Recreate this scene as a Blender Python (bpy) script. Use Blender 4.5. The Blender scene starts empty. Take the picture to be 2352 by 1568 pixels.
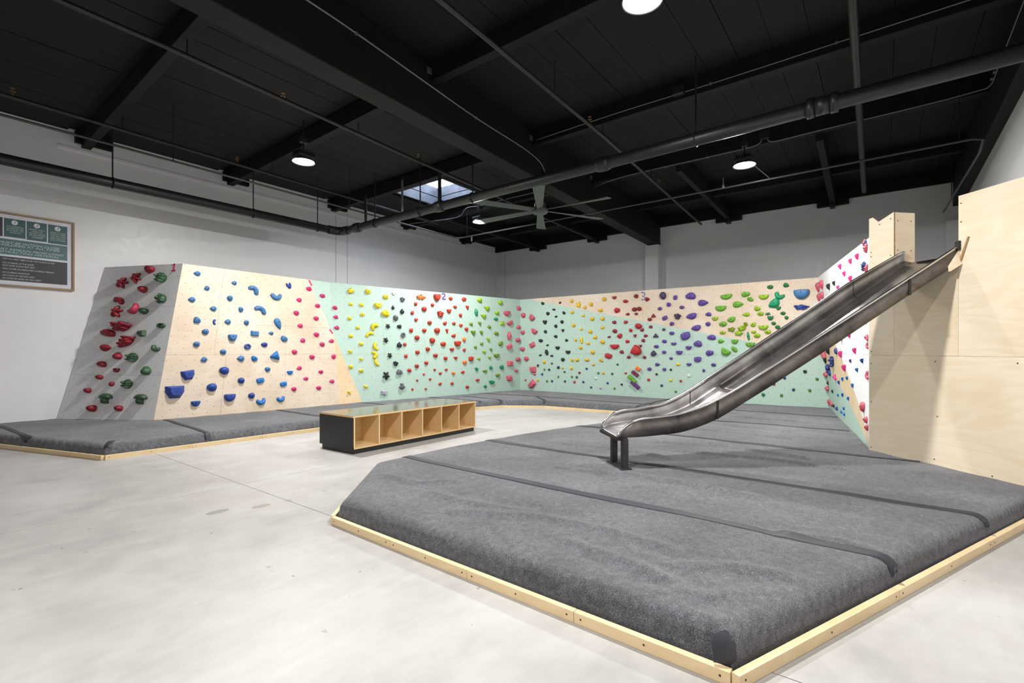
import bpy, bmesh, math, random
import numpy as np
from mathutils import Vector, Matrix

# ---------------------------------------------------------------- camera, sky, exposure
scene = bpy.context.scene
C = scene.collection
YAW = math.radians(37.166)                     # view direction, from the +x axis towards +y
FOCAL_PX = 1126.5
cam_data = bpy.data.cameras.new('camera')
cam_data.sensor_width = 36.0
cam_data.lens = FOCAL_PX / 2352 * 36.0
cam_data.shift_y = (805 - 784) / 2352
cam_data.clip_start = 0.05
cam = bpy.data.objects.new('camera', cam_data)
C.objects.link(cam)
cam.location = (0, 0, 1.35)
cam.rotation_euler = (math.radians(90), 0, YAW - math.radians(90))
scene.camera = cam

world = bpy.data.worlds.new('sky')
scene.world = world
world.use_nodes = True
bg = world.node_tree.nodes['Background']
bg.inputs[0].default_value = (0.75, 0.85, 1.0, 1)
bg.inputs[1].default_value = 6.0

LAMP_W = 125.0                                  # radiant power of one high bay lamp
scene.view_settings.view_transform = 'Standard'
scene.view_settings.look = 'None'
scene.view_settings.gamma = 1.0
scene.view_settings.use_curve_mapping = False
scene.view_settings.exposure = 0.80

# ---------------------------------------------------------------- helpers
rng = random.Random(7)
def lin(c):
    return tuple((v/255/12.92 if v/255 <= .04045 else ((v/255+.055)/1.055)**2.4) for v in c) + (1.0,)

class NT:
    """small wrapper for building node materials"""
    def __init__(s, name):
        s.m = bpy.data.materials.new(name); s.m.use_nodes = True
        s.t = s.m.node_tree; s.b = s.t.nodes['Principled BSDF']
    def n(s, typ, **kw):
        x = s.t.nodes.new(typ)
        for k, v in kw.items(): setattr(x, k, v)
        return x
    def put(s, sock, v):
        if hasattr(v, 'is_output') or isinstance(v, bpy.types.NodeSocket): s.t.links.new(v, sock)
        else: sock.default_value = v
    def math(s, op, a, b=0.0, c=None):
        x = s.n('ShaderNodeMath', operation=op); s.put(x.inputs[0], a); s.put(x.inputs[1], b)
        if c is not None: s.put(x.inputs[2], c)
        return x.outputs[0]
    def coord(s, which='Object', scale=(1,1,1)):
        tc = s.n('ShaderNodeTexCoord'); mp = s.n('ShaderNodeMapping'); mp.inputs['Scale'].default_value = scale
        s.t.links.new(tc.outputs[which], mp.inputs[0]); return mp.outputs[0]
    def noise(s, vec, scale, detail=3, rough=.55, dist=0.0):
        x = s.n('ShaderNodeTexNoise'); s.t.links.new(vec, x.inputs['Vector'])
        x.inputs['Scale'].default_value = scale; x.inputs['Detail'].default_value = detail
        x.inputs['Roughness'].default_value = rough; x.inputs['Distortion'].default_value = dist
        return x.outputs['Fac']
    def ramp(s, fac, stops):
        x = s.n('ShaderNodeValToRGB'); s.put(x.inputs[0], fac); r = x.color_ramp
        while len(r.elements) < len(stops): r.elements.new(.5)
        for e, (p, c) in zip(r.elements, stops): e.position = p; e.color = c
        return x.outputs[0]
    def mix(s, fac, a, b, blend='MIX'):
        x = s.n('ShaderNodeMix', data_type='RGBA', blend_type=blend)
        s.put(x.inputs[0], fac); s.put(x.inputs[6], a); s.put(x.inputs[7], b); return x.outputs[2]
    def bump(s, h, strength=.2, dist=.01):
        x = s.n('ShaderNodeBump'); x.inputs['Strength'].default_value = strength; x.inputs['Distance'].default_value = dist
        s.t.links.new(h, x.inputs['Height']); s.t.links.new(x.outputs[0], s.b.inputs['Normal'])
    def done(s, col=None, rough=.5, metal=0.0, spec=None):
        if col is not None: s.put(s.b.inputs['Base Color'], col)
        s.put(s.b.inputs['Roughness'], rough); s.b.inputs['Metallic'].default_value = metal
        if spec is not None: s.b.inputs['Specular IOR Level'].default_value = spec
        return s.m

def simple(name, rgb, rough=.5, metal=0.0, var=.08, scale=6.0, bump=0.0, spec=None):
    k = NT(name); v = k.coord('Object'); f = k.noise(v, scale, 4)
    c = lin(rgb); lo = tuple(x*(1-var) for x in c[:3])+(1,); hi = tuple(min(1, x*(1+var)) for x in c[:3])+(1,)
    col = k.ramp(f, [(.3, lo), (.7, hi)])
    if bump: k.bump(k.noise(v, scale*8, 3), bump, .004)
    return k.done(col, rough, metal, spec)

def birch(name, light, dark, coord='Object', scale=(1,1,1), rough=.5, grain=.10):
    """pale plywood veneer with long grain along the first axis"""
    k = NT(name); v = k.coord(coord, scale)
    st = k.n('ShaderNodeMapping'); st.inputs['Scale'].default_value = (.35, 1.6, 1.6); k.t.links.new(v, st.inputs[0])
    w = k.noise(st.outputs[0], 1.3, 3, .5, .6)
    rings = k.math('PINGPONG', k.math('MULTIPLY', w, 26.0), 1.0)
    blotch = k.noise(v, .9, 2)
    st2 = k.n('ShaderNodeMapping'); st2.inputs['Scale'].default_value = (3, 60, 60); k.t.links.new(v, st2.inputs[0])
    fine = k.noise(st2.outputs[0], 2.0, 2)
    f = k.math('ADD', k.math('MULTIPLY', rings, grain), k.math('ADD', k.math('MULTIPLY', blotch, .85-grain), k.math('MULTIPLY', fine, .2)))
    return k, k.ramp(f, [(.38, lin(light)), (.85, lin(dark))]), v

# geometry collectors ----------------------------------------------------------
class MB:
    def __init__(s): s.v = []; s.f = []
    def add(s, vs, fs):
        o = len(s.v); s.v += [tuple(p) for p in vs]; s.f += [tuple(i+o for i in f) for f in fs]; return s
    def box(s, lo, hi):
        (a,b,c),(d,e,f) = lo, hi
        return s.add([(a,b,c),(d,b,c),(d,e,c),(a,e,c),(a,b,f),(d,b,f),(d,e,f),(a,e,f)],
                     [(0,3,2,1),(4,5,6,7),(0,1,5,4),(1,2,6,5),(2,3,7,6),(3,0,4,7)])
    def bar(s, p, q, w, h, up=(0,0,1)):
        """box beam from p to q, w wide, h high, hanging centred on the axis"""
        p, q = Vector(p), Vector(q); d = (q-p).normalized(); u = Vector(up); r = d.cross(u).normalized(); u = r.cross(d)
        vs = [e + r*(sx*w/2) + u*(sz*h/2) for e in (p, q) for sx, sz in ((-1,-1),(1,-1),(1,1),(-1,1))]
        return s.add(vs, [(0,1,2,3),(7,6,5,4),(0,4,5,1),(1,5,6,2),(2,6,7,3),(3,7,4,0)])
    def prism(s, poly, vec):
        n = len(poly); v = Vector(vec); P = [Vector(p) for p in poly]
        return s.add(P + [p+v for p in P], [tuple(range(n-1,-1,-1)), tuple(range(n,2*n))] + [(i,(i+1)%n,n+(i+1)%n,n+i) for i in range(n)])
    def tube(s, pts, r, n=10, caps=True):
        P = [Vector(p) for p in pts]; R = r if isinstance(r, (list, tuple)) else [r]*len(P); vs = []; prev = None
        for i, p in enumerate(P):
            d = (P[min(i+1, len(P)-1)] - P[max(i-1, 0)]).normalized()
            if prev is None:
                a = Vector((0,0,1)) if abs(d.z) < .9 else Vector((1,0,0)); u = d.cross(a).normalized()
            else: u = (prev - d*prev.dot(d)).normalized()
            prev = u; w = d.cross(u)
            vs += [p + (u*math.cos(2*math.pi*k/n) + w*math.sin(2*math.pi*k/n))*R[i] for k in range(n)]
        fs = [(i*n+k, i*n+(k+1)%n, (i+1)*n+(k+1)%n, (i+1)*n+k) for i in range(len(P)-1) for k in range(n)]
        if caps: fs += [tuple(range(n-1,-1,-1)), tuple((len(P)-1)*n+k for k in range(n))]
        return s.add(vs, fs)
    def lathe(s, prof, n=24, at=(0,0,0)):
        x0,y0,z0 = at; vs = [(x0+r*math.cos(2*math.pi*k/n), y0+r*math.sin(2*math.pi*k/n), z0+z) for r, z in prof for k in range(n)]
        m = len(prof); fs = [(i*n+k, i*n+(k+1)%n, (i+1)*n+(k+1)%n, (i+1)*n+k) for i in range(m-1) for k in range(n)]
        return s.add(vs, fs + [tuple(range(n-1,-1,-1)), tuple((m-1)*n+k for k in range(n))])
    def mesh(s, name, smooth=False):
        me = bpy.data.meshes.new(name); me.from_pydata([tuple(p) for p in s.v], [], s.f)
        bm = bmesh.new(); bm.from_mesh(me); bmesh.ops.recalc_face_normals(bm, faces=bm.faces); bm.to_mesh(me); bm.free()
        if smooth: me.shade_smooth()
        return me
    def build(s, name, mat, parent=None, smooth=False, bevel=0.0):
        o = bpy.data.objects.new(name, s.mesh(name, smooth)); C.objects.link(o)
        if mat is not None: o.data.materials.append(mat)
        if parent is not None: o.parent = parent
        if bevel:
            b = o.modifiers.new('edge', 'BEVEL'); b.width = bevel; b.segments = 2; b.limit_method = 'ANGLE'
        return o

def tag(o, label=None, cat=None, group=None, kind=None):
    if label: o['label'] = label
    if cat: o['category'] = cat
    if group: o['group'] = group
    if kind: o['kind'] = kind
    return o
def empty(name, label=None, cat=None, group=None, loc=(0,0,0), rotz=0.0, kind=None):
    o = bpy.data.objects.new(name, None); C.objects.link(o); o.location = loc; o.rotation_euler = (0,0,rotz)
    o.empty_display_size = .1
    return tag(o, label, cat, group, kind)
def smooth_path(pts, n=6):
    """Catmull-Rom through the points"""
    P = [Vector(p) for p in pts]; out = []
    for i in range(len(P)-1):
        a, b, c, d = P[max(i-1,0)], P[i], P[i+1], P[min(i+2,len(P)-1)]
        for k in range(n):
            t = k/n
            out.append(.5*((2*b) + (c-a)*t + (2*a-5*b+4*c-d)*t*t + (3*b-a-3*c+d)*t**3))
    return out + [P[-1]]
def text_mesh(name, body, size, mat, parent, loc, rot, shear=0.0, align='LEFT', depth=.0, width=None):
    cu = bpy.data.curves.new(name, 'FONT'); cu.body = body; cu.size = size; cu.shear = shear
    cu.align_x = align; cu.align_y = 'CENTER'; cu.extrude = depth; cu.space_line = .85
    t = bpy.data.objects.new(name, cu); C.objects.link(t); bpy.context.view_layer.update()
    me = bpy.data.meshes.new_from_object(t.evaluated_get(bpy.context.evaluated_depsgraph_get()))
    C.objects.unlink(t); bpy.data.objects.remove(t)
    me.materials.clear(); me.materials.append(mat)
    if width and me.vertices:
        xs = [v.co.x for v in me.vertices]; k = width/max(1e-6, max(xs)-min(xs))
        for v in me.vertices: v.co.x *= k
    o = bpy.data.objects.new(name, me); C.objects.link(o); o.parent = parent; o.location = loc; o.rotation_euler = rot
    return o

# ---------------------------------------------------------------- materials
def m_wall():
    k = NT('painted_wall'); v = k.coord('Object'); f = k.noise(v, .6, 4); g = k.noise(v, 9, 4)
    col = k.ramp(f, [(.3, lin((224,224,225))), (.75, lin((234,234,234)))])
    k.bump(k.noise(v, 5, 5), .12, .02)
    return k.done(col, k.math('ADD', .28, k.math('MULTIPLY', g, .25)))
WALL = m_wall()
def m_floor():
    k = NT('concrete'); v = k.coord('Object')
    big = k.noise(v, .45, 5, .6, .4); mid = k.noise(v, 2.4, 5, .65); fine = k.noise(v, 38, 4)
    st = k.n('ShaderNodeMapping'); st.inputs['Rotation'].default_value = (0,0,.45); st.inputs['Scale'].default_value = (1.2, 9, 1); k.t.links.new(v, st.inputs[0])
    streak = k.noise(st.outputs[0], 1.6, 4, .6)
    f = k.math('ADD', k.math('MULTIPLY', big, .55), k.math('ADD', k.math('MULTIPLY', mid, .33), k.math('MULTIPLY', streak, .12)))
    col = k.ramp(f, [(.36, lin((154,151,149))), (.5, lin((174,171,168))), (.64, lin((189,187,185)))])
    col = k.mix(k.math('MULTIPLY', k.math('LESS_THAN', k.math('ADD', k.noise(v, 5.5, 3, .6), k.math('MULTIPLY', fine, .12)), .35), .4), col, lin((112,106,100)))
    col = k.mix(k.math('MULTIPLY', k.math('LESS_THAN', k.noise(v, 14, 2, .5), .245), .6), col, lin((84,78,76)))
    sp = k.n('ShaderNodeSeparateXYZ'); k.t.links.new(v, sp.inputs[0])
    for sx, sy, rx, ry, c, amt in ((1.785, 4.449, .10, .055, (108,106,104), .55), (2.079, 4.309, .09, .05, (132,124,112), .6)):   # old drips on the concrete
        dx = k.math('DIVIDE', k.math('SUBTRACT', sp.outputs[0], sx), rx); dy = k.math('DIVIDE', k.math('SUBTRACT', sp.outputs[1], sy), ry)
        rr_ = k.math('ADD', k.math('ADD', k.math('MULTIPLY', dx, dx), k.math('MULTIPLY', dy, dy)), k.math('MULTIPLY', k.noise(v, 30, 3), .9))
        col = k.mix(k.math('MULTIPLY', k.math('LESS_THAN', rr_, 1.3), amt), col, lin(c))
    k.bump(mid, .05, .01)
    return k.done(col, k.math('ADD', .32, k.math('MULTIPLY', mid, .3)), 0, .4)
FLOOR = m_floor()
def m_carpet():
    k = NT('grey_carpet'); v = k.coord('Object')
    f = k.noise(v, 190, 4, .9); g = k.noise(v, 1.3, 3); p = k.noise(v, 26, 3)
    h = k.math('ADD', k.math('MULTIPLY', f, .72), k.math('ADD', k.math('MULTIPLY', g, .14), k.math('MULTIPLY', p, .14)))
    col = k.ramp(h, [(.36, lin((26,27,29))), (.5, lin((86,87,91))), (.66, lin((156,157,162)))])
    k.bump(k.math('ADD', f, p), .5, .006)
    k.b.inputs['Sheen Weight'].default_value = .25
    return k.done(col, 1.0, 0, .1)
CARPET = m_carpet()
VINYL = simple('dark_vinyl', (46,47,54), .6, 0, .12, 30, .1)
BLACKP = simple('black_paint', (15,15,16), .66, 0, .3, 3, .1, .3)
PIPE = simple('dark_pipe_paint', (31,31,33), .42, 0, .15, 8)
IRON = simple('black_iron', (26,26,27), .5, 0, .2, 8)
GALV = simple('galvanised_steel', (150,150,152), .4, .8, .1, 20)
STEEL_RAIL = simple('polished_steel', (205,203,202), .18, 1.0, .06, 12)
def m_steel(name, lo, hi, rough):
    k = NT(name); v = k.coord('Object'); st = k.n('ShaderNodeMapping'); st.inputs['Scale'].default_value = (2,2,2); k.t.links.new(v, st.inputs[0])
    f = k.noise(st.outputs[0], 1.6, 7, .6, .4); g = k.noise(v, 26, 3)
    col = k.ramp(f, [(.32, lin(lo)), (.68, lin(hi))])
    k.bump(g, .04, .004)
    return k.done(col, k.math('ADD', rough, k.math('MULTIPLY', f, .25)), .9)
STEEL = m_steel('brushed_steel', (134,129,126), (192,188,186), .26)
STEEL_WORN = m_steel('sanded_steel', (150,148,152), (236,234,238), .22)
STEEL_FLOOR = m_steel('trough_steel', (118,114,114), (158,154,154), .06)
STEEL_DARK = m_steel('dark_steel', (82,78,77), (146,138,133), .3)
STEEL_LEG = m_steel('raw_steel_leg', (48,46,47), (86,82,82), .38)
_k, _c, _v = birch('birch_ply', (244,228,202), (222,194,152), 'Object'); BIRCH = _k.done(_c, .45)
_k, _c, _v = birch('birch_tower', (250,236,212), (232,206,166), 'UV', (1,1,1), grain=.13); _k.bump(_k.noise(_v, 40, 2), .02, .002); BIRCH_T = _k.done(_c, .42)
_k, _c, _v = birch('curb_ply', (236,212,170), (212,178,126), 'Object'); CURB = _k.done(_c, .45)
_k, _c, _v = birch('cubby_ply', (228,198,150), (204,166,114), 'Object'); CUBBY = _k.done(_c, .45)
_k, _c, _v = birch('frame_oak', (166,138,108), (136,108,80), 'Object'); OAK = _k.done(_c, .5)
EDGE = simple('ply_edge', (176,140,98), .6, 0, .2, 40)
SCREW = simple('screw_head', (70,60,50), .5, .3)
LAMINATE = simple('black_laminate', (22,22,23), .45, 0, .05)
TOPLAM = simple('bench_top_laminate', (96,82,66), .09, 0, .06, 3)

def lens_mat():
    k = NT('lamp_lens'); k.b.inputs['Emission Color'].default_value = (1,.99,.97,1); k.b.inputs['Emission Strength'].default_value = 40
    return k.done((.9,.9,.9,1), .4)
LENS = lens_mat()

# ---------------------------------------------------------------- the room
XB, XF, YL, YR, ZC = -6.5, 14.0, 11.334, -1.32, 5.2     # behind the camera, far wall, left wall, right wall, deck underside
SKY = (7.78, 9.22, 7.85, 9.48)                            # skylight opening

floor = empty('floor', kind='structure')
tag(floor, 'pale polished concrete floor with saw-cut joints')
JX = [XB, -2.1, 2.3, 6.7, 11.1, XF]; JY = [YR, 5.172, YL]
for i in range(5):
    for j in range(2):
        g = .003
        MB().box((JX[i]+g, JY[j]+g, -.1), (JX[i+1]-g, JY[j+1]-g, 0)).build('slab', FLOOR, floor)
MB().box((XB, YR, -.14), (XF, YL, -.012)).build('joint_bed', simple('joint_fill', (120,114,108), .9), floor)

def wall(name, lo, hi):
    return tag(MB().box(lo, hi).build(name, WALL), kind='structure')
w_left = wall('wall_left', (XB, YL, 0), (XF+.2, YL+.2, 5.6))
w_back = wall('wall_back', (XF, YR-.2, 0), (XF+.2, YL, 5.6))
w_right = wall('wall_right', (XB, YR-.2, 0), (XF, YR, 5.6))
w_rear = wall('wall_rear', (XB-.2, YR-.2, 0), (XB, YL+.2, 5.6))
# pilasters and faint panel joints
MB().box((13.72, 5.146, 0), (XF, 5.54, 4.4)).build('pilaster', WALL, w_back, bevel=.01)
MB().box((13.80, -1.32, 0), (XF, -1.05, 4.1)).build('pilaster', WALL, w_back, bevel=.01)
JOINT = simple('panel_joint', (150,149,147), .8)
for x0, x1 in ((7.375, 7.385), (7.72, 7.73)):
    MB().box((x0, YL-.004, .0), (x1, YL+.01, 5.1)).build('panel_joint', JOINT, w_left)
MB().box((XF-.004, 10.93, 0), (XF+.01, 10.94, 4.9)).build('panel_joint', JOINT, w_back)
MB().box((XF-.006, -1.0, 2.93), (XF+.01, 2.6, 2.94)).build('panel_joint', JOINT, w_back)
MB().box((2.0, YL-.03, 4.86), (XF, YL, 4.90)).build('ledge', WALL, w_left)

# ceiling: deck planks between the purlins, beams
ceiling = tag(empty('ceiling', kind='structure'), 'black painted timber roof deck with beams')
top = MB()
sx0, sx1, sy0, sy1 = SKY
for lo, hi in (((XB-.2,YR-.2),(sx0,YL+.2)), ((sx1,YR-.2),(XF+.2,YL+.2)), ((sx0,YR-.2),(sx1,sy0)), ((sx0,sy1),(sx1,YL+.2))):
    top.box((lo[0], lo[1], ZC+.03), (hi[0], hi[1], ZC+.2))
top.build('roof_slab', BLACKP, ceiling)
PX = [-5.2, -2.75, -.25, 2.2, 4.62, 7.12, 9.5, 12.0]
ends = [XB] + PX + [XF]
plank_cache = {}
y = YR
row = 0
while y < YL - .05:
    y2 = min(y + .406, YL)
    for i in range(len(ends)-1):
        a, b = ends[i]+.07, ends[i+1]-.07
        segs = [(a, b)]
        if y2 > sy0-.02 and y < sy1+.02:
            segs = [s for s in ((a, min(b, sx0-.03)), (max(a, sx1+.03), b)) if s[1]-s[0] > .05]
        for a1, b1 in segs:
            key = (round(b1-a1, 3), round(y2-y, 3))
            if key not in plank_cache:
                plank_cache[key] = MB().box((0,.003,0), (b1-a1, y2-y-.003, .035)).mesh('plank'); plank_cache[key].materials.append(BLACKP)
            o = bpy.data.objects.new('plank', plank_cache[key]); C.objects.link(o); o.parent = ceiling
            o.location = (a1, y, ZC - rng.choice((0, .003, .006)))
    y = y2; row += 1
# main girders run along x, purlins across, joists in the last bays
MB().bar((XB, 4.52, 4.81), (XF, 5.345, 4.81), .31, .78).build('girder', BLACKP, ceiling, bevel=.01)
MB().bar((XB, -1.245, 4.81), (XF, -1.245, 4.81), .15, .78).build('girder', BLACKP, ceiling, bevel=.01)
def gy(x): return 4.52 + (x-XB)*(5.345-4.52)/(XF-XB)
for x in PX:
    tilt = .18 if x > 0 else .0
    MB().bar((x, gy(x)+.15, 5.07), (x+tilt, YL, 5.07), .13, .26).build('purlin', BLACKP, ceiling, bevel=.006)
    MB().bar((x-.04, YR+.1, 5.07), (x, gy(x)-.15, 5.07), .13, .26).build('purlin', BLACKP, ceiling, bevel=.006)
    if x > 0:
        MB().box((x+tilt-.16, YL-.1, 5.0), (x+tilt+.36, YL-.005, 5.2)).build('end_block', BLACKP, ceiling)
for y in (9.45, 7.2, 3.3, .97):
    MB().bar((9.57, y-.12, 4.99), (XF, y, 4.99), .11, .32).build('joist', BLACKP, ceiling, bevel=.006)
    MB().box((XF-.12, y-.32, 4.80), (XF-.005, y+.32, 4.96)).build('end_block', BLACKP, ceiling)
    MB().box((XF-.22, y-.05, 4.74), (XF-.01, y+.05, 4.84)).build('hanger', IRON, ceiling)
MB().box((XF-.08, YR, 4.93), (XF-.002, YL, 5.2)).build('ledger', BLACKP, ceiling)
MB().box((9.6, YL-.06, 5.12), (XF, YL-.002, 5.2)).build('ledger', BLACKP, ceiling)
for x, side in ((4.62,-1), (7.12,-1), (9.5,-1), (4.62,1), (7.12,1)):
    yy = gy(x) + side*.165
    b = MB().box((x-.14, yy-.012, 5.02), (x+.14, yy+.012, 5.1)).build('beam_hanger', GALV, ceiling, bevel=.004)
for x, y in ((8.9, -1.165), (9.1, -1.165)):
    MB().tube([(x, y, 4.98), (x, y+.03, 4.98)], .022, 8).build('bolt', GALV, ceiling)

# skylight: boarded well, pale pane on top, open to the sky
sky = tag(empty('window_1', kind='structure'), 'small square skylight with blue-lit boarded well')
WELL = simple('skylight_boards', (74,78,88), .6, 0, .3, 5, .1)
for z0, z1 in ((5.19, 5.405), (5.425, 5.66)):
    for lo, hi in (((sx0, sy0, z0),(sx0+.04, sy1, z1)), ((sx1-.04, sy0, z0),(sx1, sy1, z1)), ((sx0+.04, sy0, z0),(sx1-.04, sy0+.04, z1)), ((sx0+.04, sy1-.04, z0),(sx1-.04, sy1, z1))):
        MB().box(lo, hi).build('well_board', WELL, sky)
k = NT('skylight_pane'); tr = k.n('ShaderNodeBsdfTranslucent'); tp = k.n('ShaderNodeBsdfTransparent'); mx = k.n('ShaderNodeMixShader')
tr.inputs[0].default_value = (.95,.97,1,1); mx.inputs[0].default_value = .5
k.t.links.new(tr.outputs[0], mx.inputs[1]); k.t.links.new(tp.outputs[0], mx.inputs[2]); k.t.links.new(mx.outputs[0], k.t.nodes['Material Output'].inputs[0])
MB().box((sx0-.06, sy0-.06, 5.66), (sx1+.06, sy1+.06, 5.68)).build('pane', k.m, sky)
fr = MB()
for lo, hi in (((sx0-.12, sy0-.12, 5.36),(sx0-.05, sy1+.12, 5.70)), ((sx1+.05, sy0-.12, 5.36),(sx1+.12, sy1+.12, 5.70)), ((sx0-.05, sy0-.12, 5.36),(sx1+.05, sy0-.05, 5.70)), ((sx0-.05, sy1+.05, 5.36),(sx1+.05, sy1+.12, 5.70))):
    fr.box(lo, hi)
fr.build('curb_frame', BLACKP, sky)

# ---------------------------------------------------------------- lamps
def high_bay(loc, label, power=1.0, group='high bay lamps under the roof'):
    root = empty('high_bay_light', label, 'lamp', group, loc)
    MB().box((-.13,-.13,.05), (.13,.13,.12)).build('housing', IRON, root, bevel=.02)
    fins = MB()
    for i in range(7): fins.box((-.12, -.115+i*.035, .12), (.12, -.105+i*.035, .16))
    fins.build('heat_sink', IRON, root)
    MB().lathe([(.13,.05), (.17,.0), (.175,-.005), (.165,0), (.125,.045)], 28).build('reflector', GALV, root, True)
    MB().lathe([(.15,.012), (.15,.006), (.10,-.012), (.03,-.02)], 28).build('lens', LENS, root, True)
    MB().tube([(0,0,.16), (0,0,.67)], .012, 8).build('stem', IRON, root)
    MB().box((-.06,-.04,.30), (.06,.04,.38)).build('driver_box', IRON, root, bevel=.008)
    ld = bpy.data.lights.new('lamp_light', 'AREA'); ld.shape = 'DISK'; ld.size = .30; ld.energy = LAMP_W*power; ld.color = (1.0, .985, .96)
    lo = bpy.data.objects.new('lamp_light', ld); C.objects.link(lo); lo.parent = root; lo.location = (0,0,-.03)
    return root
high_bay((4.215, 7.358, 4.35), 'lit high bay lamp above the left plywood climbing panel')
high_bay((8.675, 7.521, 4.35), 'farthest lit high bay lamp, beside the skylight and the ceiling fan', .72)
high_bay((8.614, 1.800, 4.35), 'lit high bay lamp above the slide, over the thin bright pipe')
high_bay((4.031, 1.651, 4.35), 'nearest lit high bay lamp, cut by the top edge of the picture')
high_bay((-.55, 1.6, 4.35), 'lit high bay lamp just above and behind the viewer')

# ---------------------------------------------------------------- ceiling fan
fan = empty('ceiling_fan', 'grey six-blade ceiling fan hanging from the main girder', 'fan', None, (7.83, 5.26, 4.0), math.radians(33))
FANM = simple('fan_grey', (80,85,82), .45, .1)
MB().lathe([(.05,.10), (.13,.085), (.15,.05), (.15,.0), (.13,-.02), (.02,-.025)], 28).build('hub', FANM, fan, True)
MB().lathe([(.10,.20), (.11,.18), (.11,.10)], 20).build('motor', IRON, fan, True)
MB().tube([(0,0,.2), (0,0,.44)], .025, 10).build('down_rod', IRON, fan)
MB().lathe([(.08,.44), (.08,.40), (.03,.36)], 16).build('canopy', IRON, fan, True)
blade = MB(); st = 8
vs = []; 
for i in range(st+1):
    t = i/st; r = .14 + t*1.27; w = .055 + .05*t; tw = .28*(1-.5*t)
    for sy, sz in ((-1,-1), (1,-1), (1,1), (-1,1)):
        yy = sy*w; vs.append((r, yy*math.cos(tw), .04 + yy*math.sin(tw) + sz*.006))
fs = [(i*4+k, i*4+(k+1)%4, i*4+4+(k+1)%4, i*4+4+k) for i in range(st) for k in range(4)] + [(3,2,1,0), (st*4, st*4+1, st*4+2, st*4+3)]
bl = blade.add(vs, fs).build('blade', FANM, fan)
for k in range(1, 6):
    o = bl.copy(); C.objects.link(o); o.parent = fan; o.rotation_euler = (0, 0, math.radians(60*k))

# ---------------------------------------------------------------- pipes and conduit
main = empty('sprinkler_main', 'thick black sprinkler main running along the left wall and across the room', 'pipe')
z = 4.1
elbow = [(6.35, 10.05, z), (6.55, 10.03, z), (6.64, 9.94, z), (6.66, 9.75, z)]
MB().tube([(XB+.02, 10.12, z), (1.2, 10.09, z), (6.35, 10.05, z)], .084, 16).build('pipe_run', PIPE, main, True)
MB().tube(smooth_path(elbow, 5), .096, 16).build('elbow', PIPE, main, True)
MB().tube([(6.66, 9.75, z), (6.575, 3.34, z), (6.44, YR+.02, z)], .084, 16).build('pipe_run', PIPE, main, True)
def ymain(y): return 6.66 + (9.75-y)*(6.575-6.66)/(9.75-3.34) if y > 3.34 else 6.575 + (3.34-y)*(6.44-6.575)/(3.34+1.3)
for y in (9.4, 6.75, 3.3):
    x = ymain(y); MB().tube([(x, y-.10, z), (x, y-.06, z), (x, y+.06, z), (x, y+.10, z)], [.097,.106,.106,.097], 16).build('coupling', PIPE, main, True)
x = ymain(.55); c = MB()
c.tube([(x, .40, z), (x, .47, z)], .11, 16); c.tube([(x,.47,z), (x,.63,z)], .099, 16); c.tube([(x,.63,z), (x,.70,z)], .11, 16)
c.build('coupling', PIPE, main, True)
for x in (2.45, 4.7, 6.1):
    MB().tube([(x, 10.07, z+.08), (x, 10.07, 5.18)], .011, 8).build('hanger_rod', IRON, main)
    MB().tube([(x+.11*0, 10.07+.09*math.cos(a), z+.09*math.sin(a)) for a in np.linspace(0, 2*math.pi, 17)], .009, 6, False).build('hanger_ring', IRON, main)
for y, zt in ((8.75, 5.18), (7.3, 5.18), (5.9, 5.18), (1.95, 5.18)):
    x = ymain(y); MB().tube([(x, y, z+.08), (x, y, zt)], .012, 8).build('hanger_rod', IRON, main)
    MB().tube([(x+.09*math.cos(a), y, z+.09*math.sin(a)) for a in np.linspace(0, 2*math.pi, 17)], .009, 6, False).build('hanger_ring', IRON, main)
MB().tube([(6.62, 6.75, z), (6.62, 6.75, 4.75)], .035, 10).build('riser', IRON, main)
MB().tube([(6.63, 9.05, z), (6.63, 9.05, 4.75)], .03, 10).build('riser', IRON, main)

def sprinkler_head(parent, p, up=True, mat=None):
    x, y, z = p; s = 1 if up else -1
    m = MB(); m.tube([(x,y,z), (x,y,z+s*.05)], .012, 8); m.tube([(x,y,z+s*.05), (x,y,z+s*.056)], .028, 10); m.tube([(x,y,z+s*.09), (x,y,z+s*.095)], .024, 10)
    m.tube([(x-.014,y,z+s*.05), (x-.014,y,z+s*.09)], .004, 5); m.tube([(x+.014,y,z+s*.05), (x+.014,y,z+s*.09)], .004, 5)
    m.build('sprinkler_head', mat or BRASS, parent)
BRASS = simple('brass', (150,118,70), .4, .8)
def branch(label, pts, r, heads=(), rods=(), mat=None):
    root = empty('sprinkler_pipe', label, 'pipe', 'thin sprinkler branch pipes under the deck')
    MB().tube(pts, r, 10).build('pipe_run', mat or PIPE, root, True)
    for h in heads: sprinkler_head(root, h)
    for (x, y, z) in rods: MB().tube([(x,y,z), (x,y,5.18)], .007, 6).build('hanger_rod', IRON, root)
    return root
branch('dark branch pipe crossing the deck to the right of the main girder', [(XB+.1, 3.30, 4.75), (3.37, 3.43, 4.75), (7.2, 3.55, 4.75), (11.46, 3.80, 4.75), (13.6, 3.92, 4.75)], .03, [(6.6,3.53,4.78), (9.9,3.7,4.78)], [(5.5,3.46,4.75), (7.05,3.54,4.75), (9.4,3.67,4.75)])
branch('dark branch pipe between the main girder and the left wall', [(XB+.1, 6.2, 4.75), (2.1, 6.4, 4.75), (5.9, 6.65, 4.75), (13.4, 7.1, 4.75)], .028, [(3.46,6.56,4.78), (6.0,6.66,4.78)], [(2.25,6.42,4.75), (4.7,6.6,4.75)])
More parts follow.
